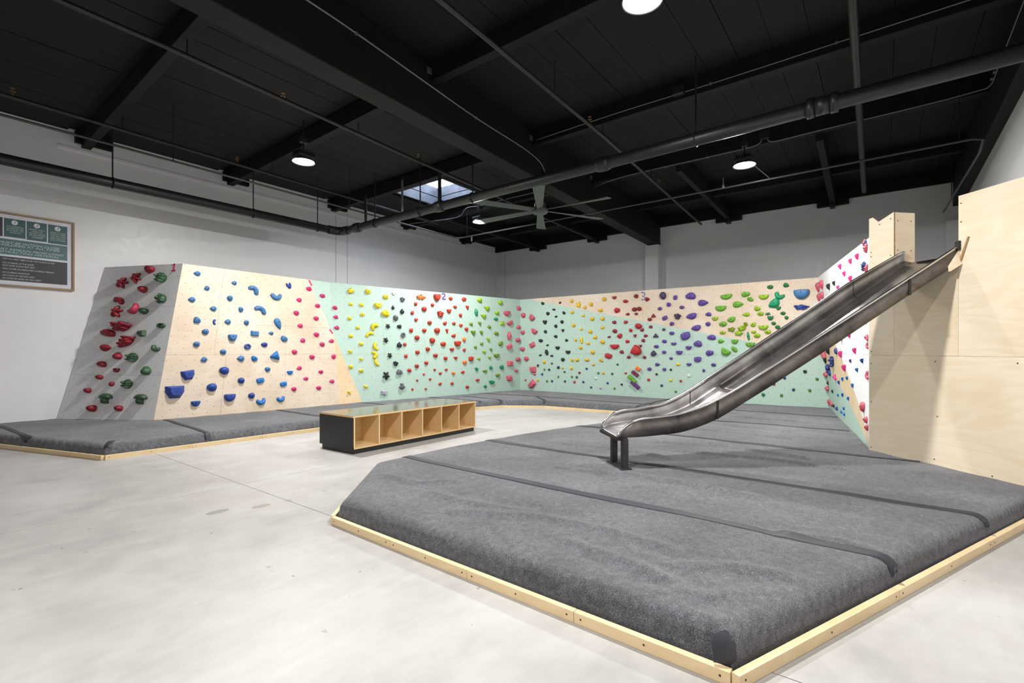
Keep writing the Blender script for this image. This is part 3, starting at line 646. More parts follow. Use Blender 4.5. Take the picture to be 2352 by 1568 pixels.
# wall, along, up (thousandths of the wall), width, height (mm), colour, shape, turn
HOLDS = []
for line in """0,620,965,160,122,cr,l,0,249 0,469,910,183,181,cr,s,0,415 0,309,878,226,183,cr,s,20,509 0,792,906,178,175,dg,c,0,415 0,592,832,138,108,cr,o,0,196
0,325,765,211,110,cr,n,165,298 0,845,768,152,172,dg,c,30,365 0,340,684,224,192,cr,s,30,569 0,541,703,186,201,rs,n,60,510 0,661,689,147,102,dg,o,0,208
0,452,590,379,173,cr,c,0,913 0,305,548,242,123,cr,l,0,410 0,901,593,156,87,dg,g,0,200 0,684,545,168,110,dg,b,0,269 0,550,497,314,170,cr,c,25,775
0,325,451,163,113,cr,d,0,262 0,883,446,148,97,dg,n,-20,221 0,486,400,128,119,cr,d,90,227 0,656,389,186,157,dg,c,0,443 0,328,346,146,96,cr,l,0,206
0,502,308,105,71,cr,n,0,112 0,836,308,132,144,dg,d,100,303 0,337,263,118,75,cr,o,0,134 0,489,223,77,78,cr,d,135,94 0,667,222,162,150,dg,c,0,386
0,252,178,104,82,cr,o,0,131 0,469,131,208,162,dg,h,0,536 0,836,130,208,159,dg,h,0,547 0,352,67,139,108,cr,o,0,241 0,630,70,117,95,cr,o,0,182
1,84,946,106,78,bl,d,180,152 1,149,854,88,80,bl,d,200,124 1,303,909,89,73,bl,d,180,101 1,432,876,212,177,bl,n,145,522 1,580,837,226,129,bl,n,0,367
1,670,932,104,119,db,n,20,143 1,78,771,105,87,bl,d,180,173 1,287,799,94,95,bl,o,0,142 1,199,720,107,85,bl,d,180,157 1,359,725,82,92,bl,o,0,115
1,482,734,233,171,bl,n,155,548 1,743,829,107,85,pk,d,180,101 1,723,725,107,93,pk,o,0,114 1,120,635,110,116,bl,d,215,239 1,215,629,51,102,db,n,-90,91
1,288,635,102,90,bl,d,180,148 1,398,634,88,92,bl,o,0,121 1,597,634,122,223,bl,d,-70,348 1,748,628,110,82,pk,d,180,103 1,174,561,106,94,bl,o,0,179
1,453,559,152,99,bl,b,0,217 1,553,564,89,64,bl,d,180,76 1,324,524,142,120,bl,m,0,274 1,639,524,126,117,bl,l,0,185 1,764,514,104,87,pk,d,200,105
1,138,477,101,90,bl,o,0,171 1,281,426,101,86,bl,o,0,148 1,414,464,119,97,db,g,0,174 1,514,478,115,84,db,o,0,135 1,185,375,104,86,bl,d,200,165
1,380,380,121,101,bl,d,180,191 1,459,378,108,103,b2,l,0,165 1,588,389,178,160,b2,t,40,380 1,708,424,106,88,pk,o,0,114 1,119,275,193,152,db,b,8,579
1,296,297,153,135,db,o,0,350 1,540,298,97,87,bl,o,0,118 1,737,301,101,77,pk,d,200,94 1,678,268,112,71,b2,m,0,100 1,70,169,262,198,db,b,0,1080
1,242,187,153,140,db,o,0,386 1,392,224,110,106,db,o,0,185 1,500,219,139,98,b2,k,8,199 1,638,185,130,88,b2,k,8,152 1,702,143,96,84,pk,o,0,102
1,339,110,179,133,db,m,0,400 1,454,114,111,104,db,o,0,177 1,174,86,134,94,db,m,0,244 1,510,66,170,118,b2,n,15,297 1,623,74,157,101,b2,n,10,214
1,822,924,111,86,pk,o,0,99 1,930,879,116,84,pk,o,0,94 1,885,794,108,82,pk,o,0,90 2,12,788,105,85,pk,o,0,92 1,869,691,108,86,pk,o,0,97
2,12,712,105,82,pk,d,180,89 2,12,624,114,84,pk,d,180,100 1,866,562,109,90,pk,o,0,104 1,974,513,122,74,pk,d,190,89 2,83,943,154,127,ye,c,0,186
2,155,947,114,119,ye,o,0,120 2,233,913,136,106,ye,o,0,119 2,78,827,81,72,ye,o,0,56 2,123,827,91,81,ye,o,0,67 2,195,828,159,119,ye,m,0,162
2,226,767,189,163,ye,l,0,258 2,125,744,109,85,ye,d,0,85 2,68,706,85,79,ye,o,0,65 2,171,647,196,203,ye,n,225,351 2,100,629,85,75,ye,o,0,60
2,68,557,90,78,ye,o,0,69 2,148,578,213,140,ye,n,205,269 2,234,649,117,107,bk,s,0,104 2,220,524,122,124,bk,s,10,128 1,903,484,105,90,pk,o,0,100
1,827,384,106,88,pk,o,0,104 1,986,388,111,96,pk,d,40,107 1,883,266,98,71,pk,o,0,76 1,779,219,104,67,pk,d,180,83 1,956,188,110,77,pk,d,180,89
1,863,141,105,77,pk,o,0,91 2,109,491,96,84,ye,o,0,75 2,60,422,97,78,ye,t,0,75 2,170,471,118,201,ye,n,-75,210 2,165,399,126,182,ye,n,105,204
2,170,331,132,182,ye,n,-65,213 2,104,358,85,74,ye,t,0,60 2,57,300,85,86,ye,o,0,73 2,100,264,95,85,ye,o,0,78 2,115,125,102,78,ye,t,0,75
2,42,86,77,80,ye,t,0,63 2,233,389,115,124,bk,s,0,119 2,209,212,169,184,bk,s,0,266 2,195,72,162,133,w2,c,0,187 2,272,948,98,74,wh,c,0,58
2,264,822,77,99,bk,c,0,61 2,273,727,117,135,gy,o,0,127 2,311,900,114,120,gy,c,0,105 2,306,791,107,120,bk,c,0,99 2,288,652,122,96,bk,c,0,92
2,303,576,114,119,gy,g,0,105 2,405,940,259,124,og,c,0,226 2,486,944,182,163,or,m,0,195 2,375,868,82,90,or,o,0,54 2,461,870,90,87,or,o,0,52
2,562,947,117,86,or,o,0,62 2,638,950,130,110,or,l,0,83 2,416,825,135,118,or,o,0,111 2,357,787,91,110,or,d,60,74 2,500,788,177,166,or,c,0,191
2,549,821,128,95,or,m,0,75 2,585,867,111,77,or,o,0,52 2,655,869,104,104,or,t,0,62 2,615,790,102,102,or,d,50,62 2,374,722,102,90,or,d,30,67
2,441,699,120,98,or,o,0,80 2,523,700,108,91,or,l,0,63 2,574,703,108,80,or,l,0,52 2,614,686,103,84,or,l,0,51 2,645,650,108,100,or,o,0,62
2,346,623,110,106,or,d,45,87 2,411,624,115,94,or,o,0,76 2,478,626,158,134,or,o,0,141 2,533,623,84,121,or,t,0,64 2,569,582,130,86,or,l,0,68
2,371,553,125,115,or,o,0,106 2,450,530,146,142,or,o,0,140 2,629,546,100,115,og,o,0,67 2,730,954,149,119,li,o,0,95 2,862,947,155,119,li,o,0,90
2,774,873,186,130,li,t,0,125 2,752,788,184,122,li,t,0,119 2,839,836,141,109,li,o,0,76 2,675,705,114,82,ol,b,0,52 2,727,713,105,99,ol,t,0,56
2,788,684,109,91,ol,l,0,51 2,685,615,155,123,ol,t,0,106 2,735,619,106,109,ol,t,0,61 2,873,730,171,110,li,b,0,89 2,833,618,155,105,ol,l,0,80
2,778,548,109,107,li,t,0,60 2,708,827,104,191,gn,e,85,108 2,831,769,137,89,gn,o,0,60 2,985,902,147,126,pp,d,-120,82 2,904,836,221,134,pp,m,0,139
2,924,732,207,121,pp,m,20,115 2,919,594,126,235,pp,e,75,136 2,984,694,153,109,pp,d,200,73 2,980,551,163,130,pp,o,0,92 2,282,486,131,129,bk,c,0,134
2,310,493,89,93,or,d,50,64 2,508,498,155,114,or,o,0,114 2,589,502,188,132,or,m,0,149 2,424,448,109,102,or,o,0,78 2,556,445,130,76,or,m,0,61
2,630,443,104,84,or,d,30,51 2,370,419,116,92,or,o,0,78 2,312,387,89,99,or,d,50,68 2,463,388,130,94,or,o,0,82 2,518,360,109,96,or,o,0,67
2,576,360,124,79,or,t,0,60 2,667,353,147,125,or,k,0,103 2,628,317,132,102,og,l,0,78 2,258,319,124,116,bk,c,0,117 2,412,319,106,87,or,o,0,65
2,362,292,109,94,or,o,0,76 2,273,246,147,108,gy,m,180,127 2,323,254,100,93,or,o,0,71 2,455,253,67,59,or,o,0,26 2,519,251,91,63,or,l,0,36
2,485,217,97,62,or,l,0,39 2,559,214,101,76,og,o,0,47 2,614,221,108,71,or,l,0,45 2,396,214,58,49,or,o,0,20 2,360,161,63,51,or,o,0,24
2,428,166,66,58,or,o,0,26 2,480,117,97,68,or,l,0,43 2,549,115,101,72,or,l,0,45 2,704,134,127,76,or,l,0,52 2,638,71,107,83,or,o,0,51
2,333,83,59,51,or,o,0,23 2,402,78,65,52,or,o,0,24 2,281,115,145,133,gy,h,180,153 2,737,508,111,74,ol,b,0,43 2,697,471,104,73,ol,b,0,42
2,794,444,89,84,ol,t,0,38 2,750,418,120,80,li,t,0,50 2,862,513,185,119,ol,d,30,105 2,716,353,98,70,li,o,0,37 2,783,360,114,74,li,t,0,43
2,831,380,191,102,ol,m,0,95 2,753,222,147,70,ol,m,0,54 2,837,171,146,85,ol,m,0,60 2,699,247,106,98,gn,c,0,56 2,792,258,120,100,gn,c,0,60
2,865,258,152,126,gn,c,0,90 2,796,105,195,113,gn,c,0,109 2,752,66,97,89,gn,l,0,45 2,921,479,209,138,pp,b,30,131 2,980,337,170,123,pp,o,0,90
2,924,296,225,148,pp,b,0,150 2,969,215,133,82,pp,b,0,47 2,918,134,222,161,pp,b,0,160 3,16,824,144,139,pp,o,0,97 3,57,791,176,152,pp,m,-45,135
3,13,635,137,117,pp,o,0,78 3,68,642,193,133,pp,m,-25,131 3,107,942,104,87,bk,l,0,48 3,183,936,75,58,bk,l,0,25 3,156,868,101,59,bk,o,0,33
3,130,829,106,101,bk,l,0,58 3,200,829,94,90,bk,l,0,49 3,165,793,83,59,bk,l,0,27 3,117,738,117,107,bk,m,0,67 3,191,735,98,93,bk,o,0,53
3,164,692,93,94,bk,o,0,49 3,194,642,91,87,bk,t,0,46 3,118,638,96,92,bk,l,0,47 3,163,584,110,79,bk,o,0,49 3,97,542,141,90,bk,o,0,66
3,210,542,94,75,bk,d,0,41 3,233,946,102,95,yo,o,0,58 3,262,905,123,156,ye,c,0,118 3,287,871,105,85,yo,o,0,56 3,312,900,103,103,yo,o,0,69
3,364,943,112,104,yo,o,0,80 3,348,835,131,85,yo,o,0,76 3,234,831,112,89,yo,o,0,60 3,279,790,93,68,yo,o,0,39 3,315,753,115,95,yo,o,0,71
3,355,751,112,99,yo,o,0,76 3,240,696,105,94,yo,o,0,60 3,271,653,96,62,yo,o,0,37 3,307,626,110,98,yo,o,0,69 3,355,664,109,80,yo,d,0,59
3,325,568,114,86,yo,o,0,65 3,247,546,82,83,yo,o,0,41 3,271,540,83,177,ye,e,90,92 3,297,509,101,73,yo,o,0,47 3,353,521,124,99,yo,o,0,84
3,378,569,92,57,mr,l,0,37 3,57,497,203,140,pp,b,20,143 3,12,452,152,117,pp,o,0,86 3,31,346,150,126,pp,o,0,93 3,60,229,221,170,pp,b,0,190
3,68,179,77,67,pp,o,0,26 3,26,109,68,61,pp,t,0,20 3,56,68,250,198,pp,b,45,249 3,126,493,88,53,bk,l,0,26 3,171,463,130,85,bk,m,0,62
3,123,416,106,155,bk,e,95,88 3,215,419,140,87,bk,m,0,71 3,94,385,90,54,bk,l,0,26 3,145,380,98,59,bk,l,0,32 3,193,341,111,102,bk,l,0,65
3,83,270,73,78,bk,t,0,29 3,145,299,59,53,dg,o,0,17 3,133,232,67,62,bk,o,0,23 3,173,257,106,85,bk,s,0,51 3,102,182,61,69,nv,o,0,22
3,112,314,86,96,yo,o,0,44 3,267,466,100,88,yo,o,0,54 3,314,420,118,100,yo,o,0,78 3,231,337,79,83,yo,o,0,39 3,252,341,107,91,yo,o,0,60
3,291,344,136,87,yo,e,-20,76 3,346,342,128,110,yo,e,-40,95 3,316,296,78,70,yo,o,0,35 3,191,254,61,52,yo,o,0,18 3,228,254,89,80,ye,o,0,43
3,353,216,70,66,yo,o,0,31 3,82,115,65,72,yo,o,0,24 3,112,233,64,54,sg,o,0,18 3,199,214,57,55,dg,o,0,18 3,172,161,58,58,sg,o,0,19
3,229,165,63,57,sg,o,0,22 3,249,164,65,60,dg,o,0,24 3,334,213,64,58,sg,o,0,25 3,123,111,64,62,sg,o,0,21 3,289,253,66,56,nv,o,0,24
3,145,113,70,59,nv,o,0,23 3,200,117,64,58,nv,o,0,22 3,275,118,64,56,nv,o,0,23 3,368,118,60,55,nv,o,0,23 3,305,68,59,53,nv,o,0,20
3,260,210,71,62,mr,o,0,27 3,239,114,69,60,rd,b,0,25 3,325,158,71,67,wh,d,-40,31 3,341,67,67,58,w2,o,0,26 3,374,384,188,125,rd,k,-15,164
3,402,949,112,73,mr,m,0,58 3,443,908,131,83,rd,o,0,81 3,481,950,108,97,mr,o,0,82 3,520,914,110,98,mr,d,0,88 3,411,825,151,132,rd,l,0,144
3,473,826,117,103,mr,o,0,93 3,490,829,121,102,mr,o,0,97 3,449,784,108,66,mr,c,0,54 3,479,783,89,60,mr,o,0,42 3,538,761,119,87,mr,t,180,87
3,525,726,107,78,mr,o,0,68 3,399,711,109,84,mr,o,0,65 3,441,708,105,88,rd,l,0,69 3,486,666,168,136,rd,o,0,180 3,497,629,95,81,mr,l,0,62
3,527,657,88,72,mr,o,0,52 3,458,629,87,85,rd,o,0,56 3,400,625,120,100,mr,o,0,86 3,417,577,130,121,rd,l,0,115 3,472,574,83,82,mr,t,0,53
3,509,574,95,75,mr,l,0,58 3,572,937,150,178,dp,o,0,230 3,612,914,90,105,pu,k,0,86 3,660,920,218,155,pu,l,0,321 3,697,853,223,138,pu,d,0,307
3,590,854,97,96,pu,o,0,82 3,560,821,97,82,pu,o,0,67 3,631,823,111,77,pu,o,0,79 3,575,734,126,96,pu,k,20,106 3,617,744,162,140,dp,c,0,206
3,659,741,227,142,pu,l,0,309 3,710,752,123,87,pu,l,0,108 3,597,679,104,98,pu,l,0,91 3,707,667,104,94,pu,o,0,99 3,671,636,207,132,pu,l,0,266
3,570,628,98,76,dp,s,0,65 3,595,593,119,80,pu,o,0,85 3,543,577,137,92,dp,t,180,106 3,638,568,208,168,pu,k,15,328 3,715,552,179,115,pu,l,0,212
3,445,523,108,85,rd,l,0,69 3,500,531,90,83,mr,o,0,60 3,398,473,229,119,rd,m,0,195 3,423,424,109,88,mr,l,0,71 3,447,373,93,74,mr,o,0,52
3,502,373,81,75,mr,o,0,49 3,478,433,221,236,rd,m,60,408 3,490,478,82,71,mr,t,0,46 3,570,521,108,79,pu,o,0,74 3,600,497,123,65,pu,m,0,72
3,543,474,118,77,pu,o,0,77 3,534,412,145,134,dp,c,0,162 3,568,422,98,76,pu,o,0,65 3,616,418,146,90,pu,m,0,120 3,589,366,81,65,pu,o,0,47
3,545,309,118,79,pu,d,0,79 3,517,265,102,80,pu,o,0,67 3,566,265,88,76,pu,o,0,58 3,646,461,133,84,pu,m,0,106 3,674,498,176,139,pu,l,0,239
3,707,416,166,127,pu,l,0,216 3,671,361,154,117,pu,k,0,177 3,644,313,107,66,pu,m,0,67 3,716,315,105,72,pu,o,0,78 3,687,264,63,70,pu,o,0,44
3,406,302,55,54,dg,o,0,22 3,386,210,59,57,dg,o,0,24 3,393,69,56,51,sg,o,0,20 3,419,110,58,51,bk,o,0,22 3,540,219,55,54,bk,o,0,25
3,587,264,53,55,bk,o,0,26 3,435,220,68,48,or,o,0,24 3,513,166,67,62,rd,b,0,34 3,611,314,80,72,ye,o,0,53 3,585,168,63,68,ye,o,0,38
3,616,165,57,62,or,o,0,33 3,642,213,58,69,wh,o,0,38 3,555,117,65,59,nv,o,0,33 3,599,68,55,50,sg,o,0,25 3,480,265,105,94,og,r,-35,78
3,469,218,180,87,mb,r,-35,122 3,458,167,231,92,gr,r,-38,164 3,468,112,246,95,pv,r,-38,224 3,765,892,236,108,gr,m,5,276 3,818,904,170,115,gr,l,0,227
3,829,862,131,121,gr,e,-40,186 3,865,873,190,99,li,m,0,232 3,883,950,115,83,fg,o,0,120 3,924,956,113,92,fg,d,-20,138 3,904,875,202,183,em,n,-25,479
3,890,816,219,178,em,l,20,499 3,796,824,214,132,gr,d,0,320 3,747,796,225,114,gr,m,0,272 3,846,784,128,107,li,l,0,165 3,900,777,93,73,fg,m,0,88
3,815,738,146,87,li,d,180,149 3,853,739,123,86,li,o,0,129 3,872,734,107,70,fg,s,0,93 3,910,735,96,71,fg,o,0,89 3,878,700,113,83,fg,m,0,117
3,918,699,74,73,fg,o,0,71 3,729,711,123,83,li,m,0,107 3,774,700,160,122,gr,l,0,215 3,885,657,86,69,fg,o,0,76 3,750,664,159,106,gr,o,0,181
3,813,657,96,71,ol,d,-40,79 3,832,652,104,98,li,l,0,122 3,858,625,184,95,li,m,0,214 3,894,625,95,80,fg,o,0,98 3,773,616,145,101,ol,c,0,161
3,803,627,177,116,li,c,20,234 3,793,587,162,116,li,c,0,213 3,748,591,125,76,li,o,0,102 3,832,591,102,62,li,o,0,75 3,868,589,123,81,li,o,0,124
3,959,877,276,184,bl,m,0,708 3,956,777,273,108,db,c,0,411 3,742,517,132,90,gr,d,0,127 3,780,513,135,93,gr,m,0,141 3,821,487,178,92,gr,m,0,193
3,752,425,200,141,gr,m,-30,306 3,777,450,125,152,gr,e,-55,212 3,840,560,126,89,li,o,0,135 3,817,557,57,184,em,e,95,122 3,951,275,67,65,bk,o,0,61
3,901,220,53,60,nv,o,0,41 3,873,172,66,63,rd,b,0,52 3,977,220,55,55,sg,o,0,44 3,920,130,54,59,nv,o,0,43 3,958,130,55,62,sg,o,0,49
3,845,80,67,68,fg,o,0,56 3,890,81,57,62,sg,o,0,46 4,443,525,113,133,nb,c,0,192 4,588,530,88,103,hp,t,0,144 4,682,437,72,84,hp,t,0,158
4,328,434,93,110,nb,l,0,172 4,432,415,96,113,hp,t,0,167 4,80,484,67,79,bk,t,0,42 4,177,490,83,98,bk,t,0,57 4,137,433,105,123,bk,t,0,89
4,12,412,198,233,pp,e,-60,170 4,25,364,94,110,bk,t,0,54 4,230,363,167,196,nb,c,0,280 4,108,306,155,182,nb,c,0,253 4,125,274,83,97,nb,o,0,74
4,12,259,138,163,pp,e,-40,140 4,277,260,110,129,hp,e,-50,184 4,506,334,92,108,hp,t,0,155 4,611,379,47,56,db,t,0,50 4,795,386,55,64,db,t,0,83
4,727,336,51,59,b2,t,0,82 4,553,277,51,60,b2,t,0,59 4,459,263,56,66,b2,t,0,62 4,368,233,56,65,db,t,0,57 4,662,246,54,64,b2,t,0,74
4,33,195,64,75,bk,o,0,42 4,12,153,123,145,pp,e,-40,144 4,170,151,54,64,bk,o,0,47 4,336,147,45,53,b2,m,0,49 4,454,165,52,61,db,t,0,57
4,583,163,52,61,b2,t,0,72 4,12,53,84,99,pp,o,0,69 4,109,50,81,96,pp,o,0,69 4,186,51,55,64,bk,o,0,37 4,291,52,61,72,db,o,0,98 4,484,88,45,52,b2,m,0,60
4,420,55,49,58,b2,o,0,60 4,493,55,49,57,b2,o,0,63 4,855,163,109,128,pp,l,0,386 4,840,501,83,98,pp,e,-60,222 4,847,461,81,95,pp,n,-60,211
4,875,319,101,119,pp,n,-60,268 4,911,113,71,83,pp,o,0,246 4,931,81,61,72,pp,o,0,168 4,12,925,151,178,pp,d,-90,192 4,94,924,141,166,pp,d,-90,201
4,12,844,133,156,pp,d,-90,152 4,88,844,130,153,pp,d,-90,182 4,440,955,76,89,hp,t,0,116 4,502,895,69,81,hp,t,0,114 4,587,943,70,83,hp,t,0,143
4,671,942,74,86,hp,t,0,170 4,592,843,76,90,hp,t,0,165 4,402,834,66,78,hp,t,0,88 4,681,582,48,57,hp,t,0,48 4,232,877,96,112,bk,t,0,85
4,332,877,69,81,bk,t,0,77 4,758,984,56,66,nb,c,0,126 4,760,865,111,131,nb,c,0,276 4,767,954,102,120,pp,e,60,175 4,783,849,92,108,pp,e,60,179
4,749,985,89,104,pp,e,60,188 4,809,593,86,101,pp,o,0,227""".split():
    a = line.split(','); HOLDS.append((int(a[0]), int(a[1])/1000, int(a[2])/1000, int(a[3])/1000, int(a[4])/1000, a[5], a[6], float(a[7]), int(a[8])))
PROT = {}
def get_proto(k, i):
    v = i % {'o':3, 'l':4, 'c':3, 'b':3}.get(k, 1)
    if k == 'b' and HOLDS[i][5] == 'db': v = 0
    elif k == 'b' and v == 0: v = 2
    if (k, v) not in PROT:
        PROT[k, v] = proto(k, v); PROT[k, v].materials.append(HMAT['bk'])
    return PROT[k, v]
def hold_matrix(i):
    w, s, t, hw, hh, col, kd, rot, big = HOLDS[i]
    ex, ey, n = wframe(w, s, t); p = wp(w, s, t); a = math.radians(rot)
    if kd == 'r': W, H, D = hw, hh*.85, hh*.9
    else:
        W, H = (hh, hw) if abs(math.sin(a)) > abs(math.cos(a)) else (hw, hh)
        if kd in 'en' and 20 < abs(rot) % 90 < 70: H *= .7
        D = {'o':.62,'d':.5,'m':.6,'t':.6,'b':.5,'k':.45,'s':.5,'h':.6,'l':.5,'c':.6,'n':.5,'e':.7,'g':.4}[kd]*min(W, H)
        if w == 0: D *= 1.0 if kd in 'shb' else 1.7
        if w == 4: D *= .85
    W *= 1.07; H *= 1.07
    X = (ex*math.cos(a) + ey*math.sin(a))*W; Y = (-ex*math.sin(a) + ey*math.cos(a))*H; Z = n*D
    p = p + n*.001
    return Matrix(((X.x,Y.x,Z.x,p.x),(X.y,Y.y,Z.y,p.y),(X.z,Y.z,Z.z,p.z),(0,0,0,1))), (W, H, D)
groups = {}
for i, h in enumerate(HOLDS): groups.setdefault((h[0], CNAME[h[5]], SNAME[h[6]]), []).append(i)
rank = {}
for key, ids in groups.items():
    for r, i in enumerate(sorted(ids, key=lambda i: -wp(HOLDS[i][0], HOLDS[i][1], HOLDS[i][2]).z)): rank[i] = (r, len(ids))
boltm = MB().lathe([(1,0),(1,.6),(.8,1)], 8).mesh('bolt'); boltm.materials.append(IRON)
order = sorted(range(len(HOLDS)), key=lambda i: -HOLDS[i][8])
single, rest = order[:300], order[300:]
for i in single:
    w, s, t, hw, hh, col, kd, rot, big = HOLDS[i]
    o = bpy.data.objects.new('climbing_hold', get_proto(kd, i)); C.objects.link(o)
    M, (W, H, D) = hold_matrix(i); o.matrix_world = M
    o.material_slots[0].link = 'OBJECT'; o.material_slots[0].material = HMAT[col]
    r, n = rank[i]
    pre = '' if n == 1 else ('highest ' if r == 0 else 'lowest ' if r == n-1 else ordinal(r)+'-highest ')
    tag(o, pre + CNAME[col] + ' ' + SNAME[kd] + ' climbing hold on ' + WNAME[w], 'climbing hold', 'climbing holds on ' + WNAME[w])
    if kd not in 'cgsn':
        b = bpy.data.objects.new('bolt', boltm); C.objects.link(b); b.parent = o
        q = .011; zt = {'o':.97,'d':.97,'m':.97,'t':.97,'b':.97,'k':.97,'h':.97,'l':.97,'e':.96,'r':.97}[kd]
        ox, oy = {'d':(-.15,.04), 'm':(0,.2), 't':(0,.15)}.get(kd, (0, .04))
        b.location = (ox, oy, zt); b.scale = (q/W, q/H, .006/D)
allv, allf, mi, used = [], [], [], []
for i in rest:
    me = get_proto(HOLDS[i][6], i); M = hold_matrix(i)[0]; o = len(allv)
    allv += [tuple(M @ v.co) for v in me.vertices]
    c = HOLDS[i][5]
    if c not in used: used.append(c)
    for p in me.polygons: allf.append(tuple(o+x for x in p.vertices)); mi.append(used.index(c))
me = bpy.data.meshes.new('small_climbing_holds'); me.from_pydata(allv, [], allf)
for c in used: me.materials.append(HMAT[c])
me.polygons.foreach_set('material_index', mi); me.shade_smooth()
o = bpy.data.objects.new('small_climbing_holds', me); C.objects.link(o)
tag(o, 'many small multicoloured footholds scattered over the climbing walls', 'climbing hold', None, 'stuff')

# ---------------------------------------------------------------- crash mats
MH = .18
RIDGES = [[(2.81,2.97),(2.83,2.45),(2.93,2.08)], [(2.59,2.53),(2.78,2.18),(2.91,1.93),(2.93,1.44),(2.89,1.01)], [(2.7,.87),(2.86,.66),(2.91,.4),(2.85,.22)],
  [(2.33,.9),(2.46,.64),(2.7,.41),(2.79,.25)], [(3.56,.49),(3.62,.28),(3.59,-.03)], [(2.93,3.79),(2.94,3.27),(3.2,3.05)], [(2.62,1.56),(2.56,1.11),(2.47,.82)],
  [(5.75,1.91),(5.94,1.07),(5.86,.35)], [(6.09,2.35),(6.38,1.63),(6.23,.69)], [(4.2,2.6),(4.4,1.7),(4.3,.8)], [(5.3,3.4),(5.4,2.6),(5.3,1.9)], [(7.3,3.1),(7.5,2.2),(7.4,1.0)], [(8.0,3.2),(8.2,2.2),(8.1,1.1)], [(9.2,3.3),(9.3,2.2),(9.3,1.2)]]
def seg_dist(P, a, b):
    a, b = np.array(a, float), np.array(b, float); d = b-a; t = np.clip(((P-a)@d)/(d@d), 0, 1)
    q = a + t[:,None]*d; return np.linalg.norm(P-q, axis=1), q
def inside(P, poly):
    x, y = P[:,0], P[:,1]; r = np.zeros(len(P), bool); n = len(poly)
    for i in range(n):
        (x1,y1),(x2,y2) = poly[i], poly[(i+1)%n]
        if y1 == y2: continue
        c = ((y1 > y) != (y2 > y)) & (x < (x2-x1)*(y-y1)/(y2-y1)+x1); r ^= c
    return r
